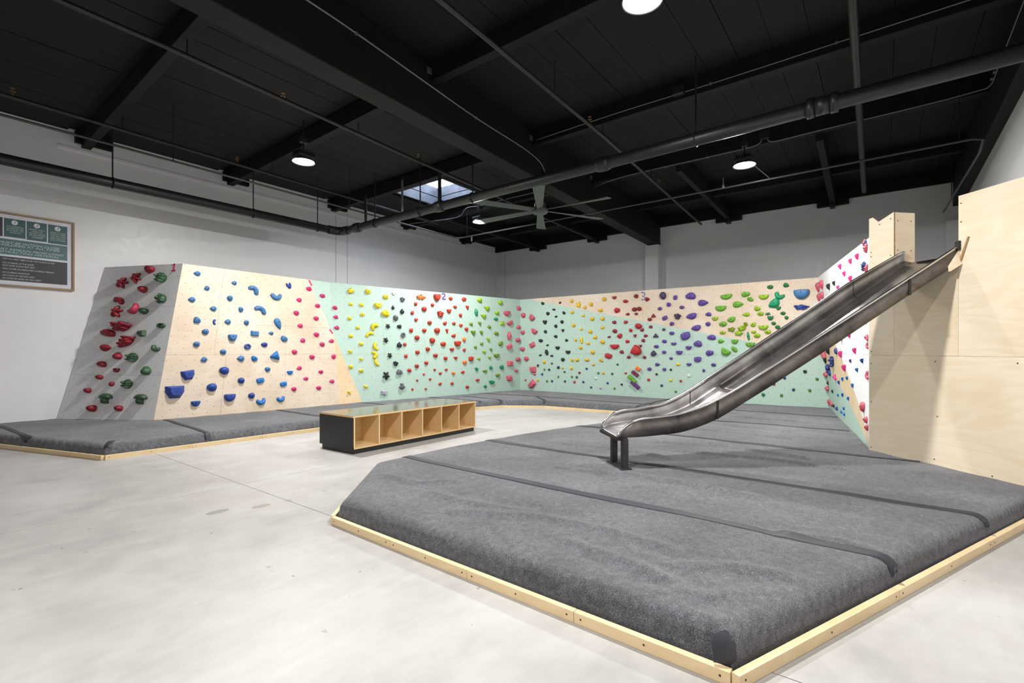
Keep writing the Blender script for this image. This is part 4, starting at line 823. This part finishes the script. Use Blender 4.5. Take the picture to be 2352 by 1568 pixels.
class Mat:
    def __init__(s, poly, free, rad=.14, wr=1.0): s.poly, s.free, s.rad, s.wr = poly, free, rad, wr
    def height(s, P):
        P = np.asarray(P, float); n = len(s.poly); d = np.full(len(P), 9.0)
        for i in range(n):
            if s.free[i]: d = np.minimum(d, seg_dist(P, s.poly[i], s.poly[(i+1)%n])[0])
        u = np.clip(1-d/s.rad, 0, 1); prof = (1-u**2.4)**(1/2.6)
        z = MH*(.30 + .70*prof)
        k = np.clip((d-.05)/.2, 0, 1)
        x, y = P[:,0], P[:,1]
        z = z + k*s.wr*(.004*np.sin(1.7*x+.8*np.sin(1.3*y))*np.sin(1.1*y+.5) + .003*np.sin(9*x+2*np.sin(1.9*y)+1.2*np.sin(.9*x*y)) + .0022*np.sin(15*x+3*np.sin(1.3*y+2)))
        for rd in RIDGES:
            dd = np.full(len(P), 9.0)
            for a, b in zip(rd, rd[1:]): dd = np.minimum(dd, seg_dist(P, a, b)[0])
            z = z + k*(.020*np.exp(-(dd/.045)**2) - .006*np.exp(-((dd-.11)/.05)**2))
        return z
    def build(s, cell, label, parent_name='crash_mat'):
        X = np.array(s.poly); lo, hi = X.min(0)-cell, X.max(0)+cell; nx, ny = int((hi[0]-lo[0])/cell)+1, int((hi[1]-lo[1])/cell)+1
        gx, gy_ = np.meshgrid(lo[0]+np.arange(nx)*cell, lo[1]+np.arange(ny)*cell, indexing='xy'); P = np.stack([gx.ravel(), gy_.ravel()], 1)
        ins = inside(P, s.poly); best = np.full(len(P), 9.0); near = P.copy(); n = len(s.poly)
        for i in range(n):
            d, q = seg_dist(P, s.poly[i], s.poly[(i+1)%n]); m = d < best; best[m] = d[m]; near[m] = q[m]
        for c in s.poly:                                   # keep the corners sharp
            d = np.linalg.norm(P-np.array(c), axis=1); j = d.argmin(); near[j] = c; ins[j] = False
        P = np.where(ins[:,None], P, near)
        a = (np.arange(ny-1)[:,None]*nx + np.arange(nx-1)[None,:]).ravel(); q = np.stack([a, a+1, a+nx+1, a+nx], 1)
        q = q[ins[q].any(1)]
        used = np.unique(q); mp = -np.ones(len(P), int); mp[used] = np.arange(len(used)); P2 = P[used]
        Z = s.height(P2); V = np.concatenate([P2, Z[:,None]], 1)
        me = bpy.data.meshes.new('carpet_top'); F = mp[q]
        me.vertices.add(len(V)); me.vertices.foreach_set('co', V.ravel())
        me.loops.add(F.size); me.loops.foreach_set('vertex_index', F.ravel())
        me.polygons.add(len(F)); me.polygons.foreach_set('loop_start', np.arange(0, F.size, 4)); me.update(calc_edges=True); me.validate()
        me.materials.append(CARPET); me.shade_smooth()
        root = empty(parent_name, label, 'mat'); o = bpy.data.objects.new('carpet_top', me); C.objects.link(o); o.parent = root
        # skirt that carries the carpet down to the floor
        sk = MB()
        for i in range(n):
            if s.free[i]:
                (x1,y1),(x2,y2) = s.poly[i], s.poly[(i+1)%n]; sk.add([(x1,y1,0),(x2,y2,0),(x2,y2,.056),(x1,y1,.056)], [(0,1,2,3)])
        sk.build('skirt', CARPET, root)
        s.root = root; return root
    def tape(s, pts, width=.085, name='tape_strip'):
        P = [np.array(p, float) for p in pts]; line = []
        for a, b in zip(P, P[1:]):
            k = max(2, int(np.linalg.norm(b-a)/.02)); line += [a+(b-a)*i/k for i in range(k)]
        line.append(P[-1]); line = np.array(line); d = np.gradient(line, axis=0); d /= np.linalg.norm(d, axis=1)[:,None]; nn = np.stack([-d[:,1], d[:,0]], 1)
        rows = [line + nn*width*o for o in (-.5,-.25,0,.25,.5)]; K = len(line)
        vs = [tuple(v) for r in rows for v in np.concatenate([r, (s.height(r)+.006)[:,None]], 1)]
        vs += [(x, y, z-.009) for x, y, z in vs[:K]] + [(x, y, z-.009) for x, y, z in vs[4*K:5*K]]
        fs = [(r*K+i, r*K+i+1, (r+1)*K+i+1, (r+1)*K+i) for r in range(4) for i in range(K-1)]
        fs += [(i, i+1, 5*K+i+1, 5*K+i) for i in range(K-1)] + [(4*K+i, 4*K+i+1, 6*K+i+1, 6*K+i) for i in range(K-1)]
        return MB().add(vs, fs).build(name, VINYL, s.root, True)
near_poly = [(2.16,.50),(2.25,3.42),(3.25,4.29),(4.35,4.28),(5.6,4.12),(6.35,3.97),(7.25,3.70),(9.25,3.70),(9.75,4.15),(11.81,4.15),(11.81,.86),(7.16,.13),(5.97,-1.08)]
near_free = [1,1,1,1,1,1,1,1,0,0,0,0,1]
mat_a = Mat(near_poly, near_free, .105); mat_a.build(.026, 'large grey carpeted crash mat under the slide with dark taped seams')
for pts in ([(3.63,4.27),(3.58,3.9),(3.505,-.06)], [(4.95,4.19),(4.92,4.0),(4.795,-.59)], [(6.70,3.86),(6.79,2.18),(6.69,-.30)], [(8.50,3.68),(8.56,2.36),(8.66,.40)], [(10.33,4.1),(10.32,.66)]):
    mat_a.tape(pts)
mat_a.tape([(9.75,4.13),(11.8,4.13)], .06)
back_poly = [(.70,11.33),(1.14,9.84),(1.80,7.70),(4.63,7.60),(8.5,7.45),(9.12,7.23),(9.66,6.36),(9.77,4.74),(9.75,4.15),(11.81,4.15),(11.81,8.64),(6.265,9.465),(2.93,9.762),(1.985,11.33)]
back_free = [1,1,1,1,1,1,1,1,0,0,0,0,0,0]
mat_b = Mat(back_poly, back_free, .10, .7); mat_b.build(.045, 'long grey carpeted crash mat along the foot of the climbing walls')
for pts in ([(3.07,9.7),(2.95,7.66)], [(4.92,9.55),(4.9,7.6)], [(6.74,9.38),(6.85,7.52)], [(8.56,9.08),(8.62,7.44)], [(10.2,8.83),(10.38,7.1),(10.25,4.2)], [(1.27,10.95),(1.345,9.25)], [(9.3,8.6),(9.12,7.24)], [(10.38,7.1),(9.67,6.37)], [(1.93,7.95),(1.83,7.72)]):
    mat_b.tape(pts, .07)
# vinyl patch folded over the near corner of the mat
cpos = Vector((2.16,.50)); din = Vector((.545,.838)).normalized(); dside = Vector((-din.y, din.x))
vs = []; n2 = 21; levels = [(.058+.108*i/22, None) for i in range(23)]
for i, (zl, ext) in enumerate(levels):
    prof = min(1, max(0, (zl/MH-.3)/.7)); u_ = max(0, 1-prof**2.6)**(1/2.4); d = .105*(1-u_) + (ext or 0)
    f_ = i/(len(levels)-1); wd = .066*math.sqrt(max(.02, 1-max(0, (f_-.55)/.45)**2))
    for j in range(n2):
        l = (j/(n2-1)*2-1)*wd
        p = cpos + din*(d/.822 + (math.hypot(l, .018)-.018)*.69 - .004) + dside*l
        vs.append((p.x, p.y, zl+.003))
MB().add(vs, [(i*n2+j, i*n2+j+1, (i+1)*n2+j+1, (i+1)*n2+j) for i in range(len(levels)-1) for j in range(n2-1)]).build('corner_patch', VINYL, mat_a.root, True)

# ---------------------------------------------------------------- plywood curbs round the mats
def curb(label, pts, splits):
    root = empty('plywood_curb', label, 'curb', 'plywood curbs round the mats')
    for k, (a, b) in enumerate(zip(pts, pts[1:])):
        A, B = Vector((a[0],a[1],0)), Vector((b[0],b[1],0)); n = splits[k]
        for i in range(n):
            p, q = A.lerp(B, i/n), A.lerp(B, (i+1)/n); d = (q-p).normalized(); L = (q-p).length
            o = MB().box((.0012,-.036,0), (L-.0012,0,.056)).build('board', CURB, root, bevel=.002)
            o.location = p; o.rotation_euler = (0,0,math.atan2(d.y, d.x))
            if L > .5:
                for x in (.04, L*.5, L-.04):
                    s = MB().tube([(x,-.0375,.03),(x,-.035,.03)], .005, 8).build('screw', SCREW, o)
    return root
curb('plywood curb along the near edges of the big grey mat', [(2.11,.49),(5.96,-1.085)], [3])
def curb_left(label, pts, splits):
    return curb(label, pts[::-1], splits[::-1])
curb_left('plywood curb along the left edges of the big grey mat', [(2.135,.49),(2.228,3.43),(3.24,4.31),(4.35,4.30),(5.6,4.14),(6.35,3.99),(7.25,3.72),(9.24,3.72),(9.74,4.15)], [4,1,1,1,1,1,1,1])
curb('plywood curb along the front of the long back mat', [(.69,11.3),(1.13,9.84),(1.79,7.685),(4.63,7.585),(8.5,7.435),(9.11,7.215),(9.645,6.355),(9.75,4.74),(9.74,4.15)], [1,1,3,4,1,1,1,1])

# ---------------------------------------------------------------- cubby bench
bx, by, bl_, bw, bh = 3.828, 5.49, 2.41, .78, .498
bench = empty('cubby_bench', 'long low plywood cubby bench with six open shelves and black end', 'bench', None, (bx, by, 0))
MB().box((.0,.0,bh-.024), (bl_, bw, bh-.002)).build('top', CUBBY, bench, bevel=.001)
MB().box((.003,.003,bh-.002), (bl_-.003, bw-.003, bh)).build('top_laminate', TOPLAM, bench)
MB().box((.0,.012,.062), (.012, bw-.002, bh-.024)).build('end_panel', LAMINATE, bench)
MB().box((bl_-.012,.012,.062), (bl_, bw-.002, bh-.024)).build('end_panel', LAMINATE, bench)
MB().box((.005,.012,.0), (bl_-.045, bw-.06, .062)).build('plinth', LAMINATE, bench)
MB().box((.012,.004,.062), (bl_-.012, bw-.004, .080)).build('bottom_shelf', CUBBY, bench)
MB().box((.030,.40,.080), (bl_-.030, .416, bh-.024)).build('back_panel', CUBBY, bench)
MB().box((.012, bw-.012,.080), (bl_-.012, bw, bh-.024)).build('rear_panel', LAMINATE, bench)
for i in range(7):
    x = .021 + i*(bl_-.042)/6
    MB().box((x-.009,.0,.062), (x+.009,.40,bh-.024)).build('divider', CUBBY, bench)

# ---------------------------------------------------------------- slide tower and slide
P0 = Vector((7.149,.139,0)); TA = Vector((-.698,-.716,0)).normalized(); TB = Vector((-.716,.698,0)).normalized()
def tf(a, b, z): p = P0 + TA*a + TB*b; return Vector((p.x, p.y, z))
tower = empty('slide_tower', 'tall plywood slide tower wall with a notched top and slide opening', 'tower', None, (0,0,0))
def sheet(name, poly, thick=.018, mat=None, b=0.0):
    """plywood sheet in the tower plane, outline given as (along, height)"""
    n = len(poly); vs = [tf(a, b, z) for a, z in poly] + [tf(a, b-thick, z) for a, z in poly]
    fs = [tuple(range(n)), tuple(range(2*n-1, n-1, -1))] + [((i+1)%n, i, n+i, n+(i+1)%n) for i in range(n)]
    me = bpy.data.meshes.new(name); me.from_pydata([tuple(v) for v in vs], [], fs)
    uvl = me.uv_layers.new(name='UVMap'); me.update()
    for lp in me.loops:
        a, z = poly[lp.vertex_index % n]; uvl.data[lp.index].uv = (a + .7*len(tower.children), z)
    me.materials.append(mat or BIRCH_T); me.materials.append(EDGE)
    for i, p in enumerate(me.polygons): p.material_index = 0 if i < 2 else 1
    o = bpy.data.objects.new(name, me); C.objects.link(o); o.parent = tower; return o
AR = 1.745
sheet('lower_panel', [(0,.10),(AR,.10),(AR,1.294),(0,1.294)])
sheet('upper_left_panel', [(0,1.297),(.318,1.297),(.318,2.895),(.125,2.835),(.048,2.905),(0,2.90)])
sheet('upper_middle_panel', [(.3195,1.297),(1.004,1.297),(1.004,2.20),(.3195,2.20)])
sheet('upper_right_panel', [(1.0055,1.297),(AR,1.297),(AR,2.858),(1.0055,2.858)])
def cross_sheet(name, a, b0, b1, z0, z1, mat=None, th=.018):
    vs = [tf(a,b0,z0), tf(a,b1,z0), tf(a,b1,z1), tf(a,b0,z1)]
    m = MB().prism(vs, TA*(-th)); me = m.mesh(name); uvl = me.uv_layers.new(name='UVMap')
    for lp in me.loops: v = me.vertices[lp.vertex_index].co; uvl.data[lp.index].uv = ((v-tf(a,b0,0)).dot(TB)+3.1, v.z)
    me.materials.append(mat or BIRCH_T); o = bpy.data.objects.new(name, me); C.objects.link(o); o.parent = tower; return o
cross_sheet('post_side', .318, -.018, -.27, 2.2, 2.893)
cross_sheet('opening_side', 1.024, -.018, -.45, 2.2, 2.858)
MB().prism([tf(-.0,-.02,2.17), tf(AR,-.02,2.17), tf(AR,-.25,2.17), tf(.9,-1.0,2.17), tf(-.0,-1.0,2.17)], (0,0,.03)).build('platform', CURB, tower)
for a in (.03, .9, 1.7):
    MB().bar(tf(a,-.06,.1), tf(a,-.06,2.17), .04, .085, up=tuple(TB)).build('stud', CURB, tower)
    if a < 1: MB().bar(tf(a,-.96,.1), tf(a,-.96,2.17), .04, .085, up=tuple(TB)).build('stud', CURB, tower)
# gusset plates either side of the slide, and the long batten edge
MB().prism([tf(.99,.002,2.35), tf(.958,.11,2.22), tf(.995,.10,2.12), tf(1.03,.002,2.19)], TA*.016).build('gusset', BIRCH, tower)
MB().prism([tf(.27,.001,2.40), tf(.20,.001,2.37), tf(.24,.001,2.27), tf(.318,.001,2.36)], TB*.018).build('gusset', BIRCH, tower)
MB().prism([tf(1.095,.001,2.44), tf(1.109,.001,2.44), tf(1.022,.001,2.17), tf(1.008,.001,2.19)], TB*.012).build('batten', EDGE, tower)
scr = MB().tube([(0,0,0),(0,0,.003)], .006, 8).mesh('screw'); scr.materials.append(SCREW)
Rt = Matrix((( TA.x, 0, TB.x), (TA.y, 0, TB.y), (0, 1, 0))).to_4x4()
for a, z in ((.03,1.2),(.03,1.34),(.03,.75),(.03,.22),(.03,2.45),(.03,2.5),(.14,2.80),(.28,2.83),(.28,2.42),(1.03,2.78),(1.03,2.6),(.78,1.24),(.8,.68),(.77,.24),(1.3,.2),(1.5,1.24)):
    o = bpy.data.objects.new('screw', scr); C.objects.link(o); o.parent = tower; o.matrix_world = Matrix.Translation(tf(a,.0,z)) @ Rt
for b, z in ((-.05,2.8),(-.22,2.8),(-.05,2.27+.2),(-.22,2.47)):
    o = bpy.data.objects.new('screw', scr); C.objects.link(o); o.parent = tower
    o.matrix_world = Matrix.Translation(tf(.318,b,z)) @ Matrix(((TB.x,0,TA.x),(TB.y,0,TA.y),(0,1,0))).to_4x4()

slide = empty('slide', 'steep brushed steel slide running down from the plywood tower onto the mat', 'slide')
NR = [(3.27,.500),(3.235,.56),(3.182,.612),(3.12,.652),(3.055,.676),(2.929,.688),(2.676,.722),(2.424,.805),(2.25,.895),(2.089,.992),(1.253,1.542),(0,2.369),(-.12,2.448)]
FRL = [(3.291,.500),(3.26,.57),(3.216,.625),(3.14,.678),(3.05,.708),(2.859,.725),(2.572,.785),(2.36,.89),(2.2,.995),(2.042,1.098),(1.261,1.604),(.517,2.098),(0,2.393),(-.12,2.46)]
UN = [(3.27,.488),(3.013,.502),(2.676,.540),(2.508,.590),(2.298,.680),(1.837,.974),(1.253,1.359),(.505,1.870),(.0,2.20),(-.12,2.28)]
def interp(tab, b): t = sorted(tab); return float(np.interp(b, [x for x, _ in t], [y for _, y in t]))
def smooth(tab, b, w=.045): return sum(interp(tab, min(3.28, b+o))*k for o, k in ((-2*w,.1),(-w,.2),(0,.4),(w,.2),(2*w,.1)))
def an(b): return .462 + (3.27-b)/3.27*(1.007-.462)
def af(b): return 0.0 + (3.291-b)/3.291*.318
BS = list(np.linspace(3.28, 2.9, 20)) + list(np.linspace(2.88, 1.7, 34)) + list(np.linspace(1.65, -.12, 22))
edge_n, edge_f, under_n, under_f = [], [], [], []
for b in BS:
    zn = interp(NR, b) if b > 3.1 else smooth(NR, b); zf = interp(FRL, b) if b > 3.1 else smooth(FRL, b)
    un = smooth(UN, b); edge_n.append(tf(an(b), b, zn)); edge_f.append(tf(af(b), b, zf))
    under_n.append(tf(an(b), b, min(un, zn-.008))); under_f.append(tf(af(b), b, min(un+.012, zf-.008)))
def ribbon(name, rows, mat, thick=.003, smooth_=True):
    K = len(rows[0]); m = MB(); m.add([p for r in rows for p in r], [(r*K+i, r*K+i+1, (r+1)*K+i+1, (r+1)*K+i) for r in range(len(rows)-1) for i in range(K-1)])
    o = m.build(name, mat, slide, smooth_); sd = o.modifiers.new('thickness', 'SOLIDIFY'); sd.thickness = thick; sd.offset = 0
    return o
fl = []
for q in range(9):
    u = q/8; rowp = []
    for i, b in enumerate(BS):
        lift = min(.035, max(.012, (3.28-b)*.3))
        base = under_n[i].lerp(under_f[i], u); e = abs(u-.5)*2
        rowp.append(base + Vector((0,0, lift + .035*max(0, e-.72)/.28*min(1,(3.28-b)*4))))
    fl.append(rowp)
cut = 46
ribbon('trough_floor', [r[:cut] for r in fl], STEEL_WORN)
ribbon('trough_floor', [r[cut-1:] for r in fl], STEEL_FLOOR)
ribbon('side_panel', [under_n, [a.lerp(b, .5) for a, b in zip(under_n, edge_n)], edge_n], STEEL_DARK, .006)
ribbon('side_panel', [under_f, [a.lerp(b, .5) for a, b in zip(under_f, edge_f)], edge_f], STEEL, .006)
MB().tube(edge_n, .0135, 10).build('rail', STEEL_RAIL, slide, True)
MB().tube(edge_f, .0135, 10).build('rail', STEEL_RAIL, slide, True)
MB().prism([tf(-.002,3.30,.470), tf(.466,3.28,.462), tf(.47,3.17,.462), tf(.0,3.19,.470)], (0,0,.034)).build('lip_plate', STEEL_LEG, slide, bevel=.004)
for b0 in (2.30, .50):
    i = min(range(len(BS)), key=lambda i: abs(BS[i]-b0)); j = i+1
    for s, (u, e) in enumerate(((under_n, edge_n), (under_f, edge_f))):
        off = TA*(.006 if s == 0 else -.006)
        MB().tube([u[i]+off, u[i].lerp(e[i], .5)+off, e[i]+off-Vector((0,0,.01))], .011, 8).build('weld_band', IRON, slide)
for a in (.462, .165):
    MB().prism([tf(a-.03,3.17,.10), tf(a+.03,3.17,.10), tf(a+.03,3.23,.10), tf(a-.03,3.23,.10)], (0,0,.38)).build('leg', STEEL_LEG, slide, bevel=.003)
    MB().prism([tf(a-.05,3.15,.185), tf(a+.05,3.15,.185), tf(a+.05,3.25,.185), tf(a-.05,3.25,.185)], (0,0,.008)).build('foot_plate', IRON, slide)
MB().prism([tf(.10,3.14,.186), tf(.52,3.14,.186), tf(.52,3.26,.186), tf(.10,3.26,.186)], (0,0,.005)).build('base_strip', VINYL, slide)
MB().prism([tf(.99,-.05,2.33), tf(.99,.03,2.33), tf(1.03,.03,2.33), tf(1.03,-.05,2.33)], (0,0,.09)).build('rail_cap', IRON, slide, bevel=.006)

# ---------------------------------------------------------------- framed rules sign on the left wall
SX0, SX1, SZ0, SZ1 = .28, 2.214, 2.39, 3.585; SY = YL
sign = empty('wall_sign', 'large wood-framed rules sign with teal and black panels on the left wall', 'sign', None, (0, SY, 0))
SW = simple('sign_white', (214,214,222), .45); TEAL = simple('sign_teal', (52,92,90), .45); TEAL2 = simple('sign_teal_band', (74,108,110), .45); SBLK = simple('sign_black', (52,50,58), .45); STXT = simple('sign_lettering', (200,208,208), .5)
fw = .03
for lo, hi in (((SX0,-.06,SZ0),(SX1,0,SZ0+fw)), ((SX0,-.06,SZ1-fw),(SX1,0,SZ1)), ((SX0,-.06,SZ0+fw),(SX0+fw,0,SZ1-fw)), ((SX1-fw,-.06,SZ0+fw),(SX1,0,SZ1-fw))):
    MB().box(lo, hi).build('frame_rail', OAK, sign, bevel=.003)
MB().box((SX0+fw,-.03,SZ0+fw), (SX1-fw,-.005,SZ1-fw)).build('board', SW, sign)
def area(x0, x1, z0, z1, mat): return MB().box((x0,-.034,z0), (x1,-.029,z1)).build('print_panel', mat, sign)
area(.36, 1.337, 3.19, 3.495, SBLK); area(1.353, 1.602, 3.194, 3.492, TEAL); area(1.617, 1.861, 3.186, 3.495, TEAL); area(1.877, 2.122, 3.176, 3.494, TEAL)
area(.36, 2.122, 2.907, 3.158, TEAL2); area(.36, 2.122, 2.487, 2.872, SBLK)
R90 = (math.radians(90), 0, 0)
for x, n in ((1.475,'1'), (1.738,'2'), (1.996,'3')):
    MB().tube([(x,-.034,3.435),(x,-.037,3.435)], .038, 24).build('number_disc', SW, sign)
    text_mesh('lettering', n, .062, SBLK, sign, (x,-.039,3.437), R90, .25, 'CENTER')
def txt(body, x, z, size, align='LEFT', width=None): return text_mesh('lettering', body, size, STXT, sign, (x,-.0365,z), R90, .28, align, 0, width)
for x, lines in ((1.478, ['NO RUNNING,','JUMPING OR','PLAYING ON','HOLDS']), (1.738, ['NEVER WALK','UNDER OR','STAND UNDER','OR BETWEEN','CLIMBERS']), (1.998, ['DROP IN AND','CHECK WHERE','YOU WILL LAND','AND LOOK OUT','FOR OTHERS'])):
    for i, t in enumerate(lines): txt(t, x, 3.365-i*.032, .03, 'CENTER', .2 if len(t) > 8 else .13)
txt('SUPERVISING ADULTS MUST BE WITHIN CLOSE', .62, 3.098, .046, 'LEFT', 1.40)
txt('PROXIMITY OF THEIR CHILDREN AT ALL TIMES.', .62, 3.058, .046, 'LEFT', 1.40)
txt('SUPERVISING ADULTS MUST REFRAIN FROM USING', .56, 2.988, .046, 'LEFT', 1.51)
txt('PHONES OR OTHER DISTRACTING MATERIAL.', .62, 2.945, .046, 'LEFT', 1.40)
for t, z, w in (('KEEP ALL HARD OBJECTS OFF THE PADDED FLOOR', 2.835, .62), ('NO CLIMBING UP THE SLIDES', 2.771, .37), ('MUST SLIDE DOWN FEET FIRST', 2.727, .385), ('ONLY CLIMB ON DEDICATED CLIMBING TERRAIN', 2.676, .615), ('NO CLIMBING BAREFOOT', 2.615, .32), ('NO CHALK IN THE KIDS AREA', 2.568, .375), ('NO FOOD OR DRINK ON THE CARPET', 2.521, .46)):
    txt(t, 1.331, z, .034, 'LEFT', w)
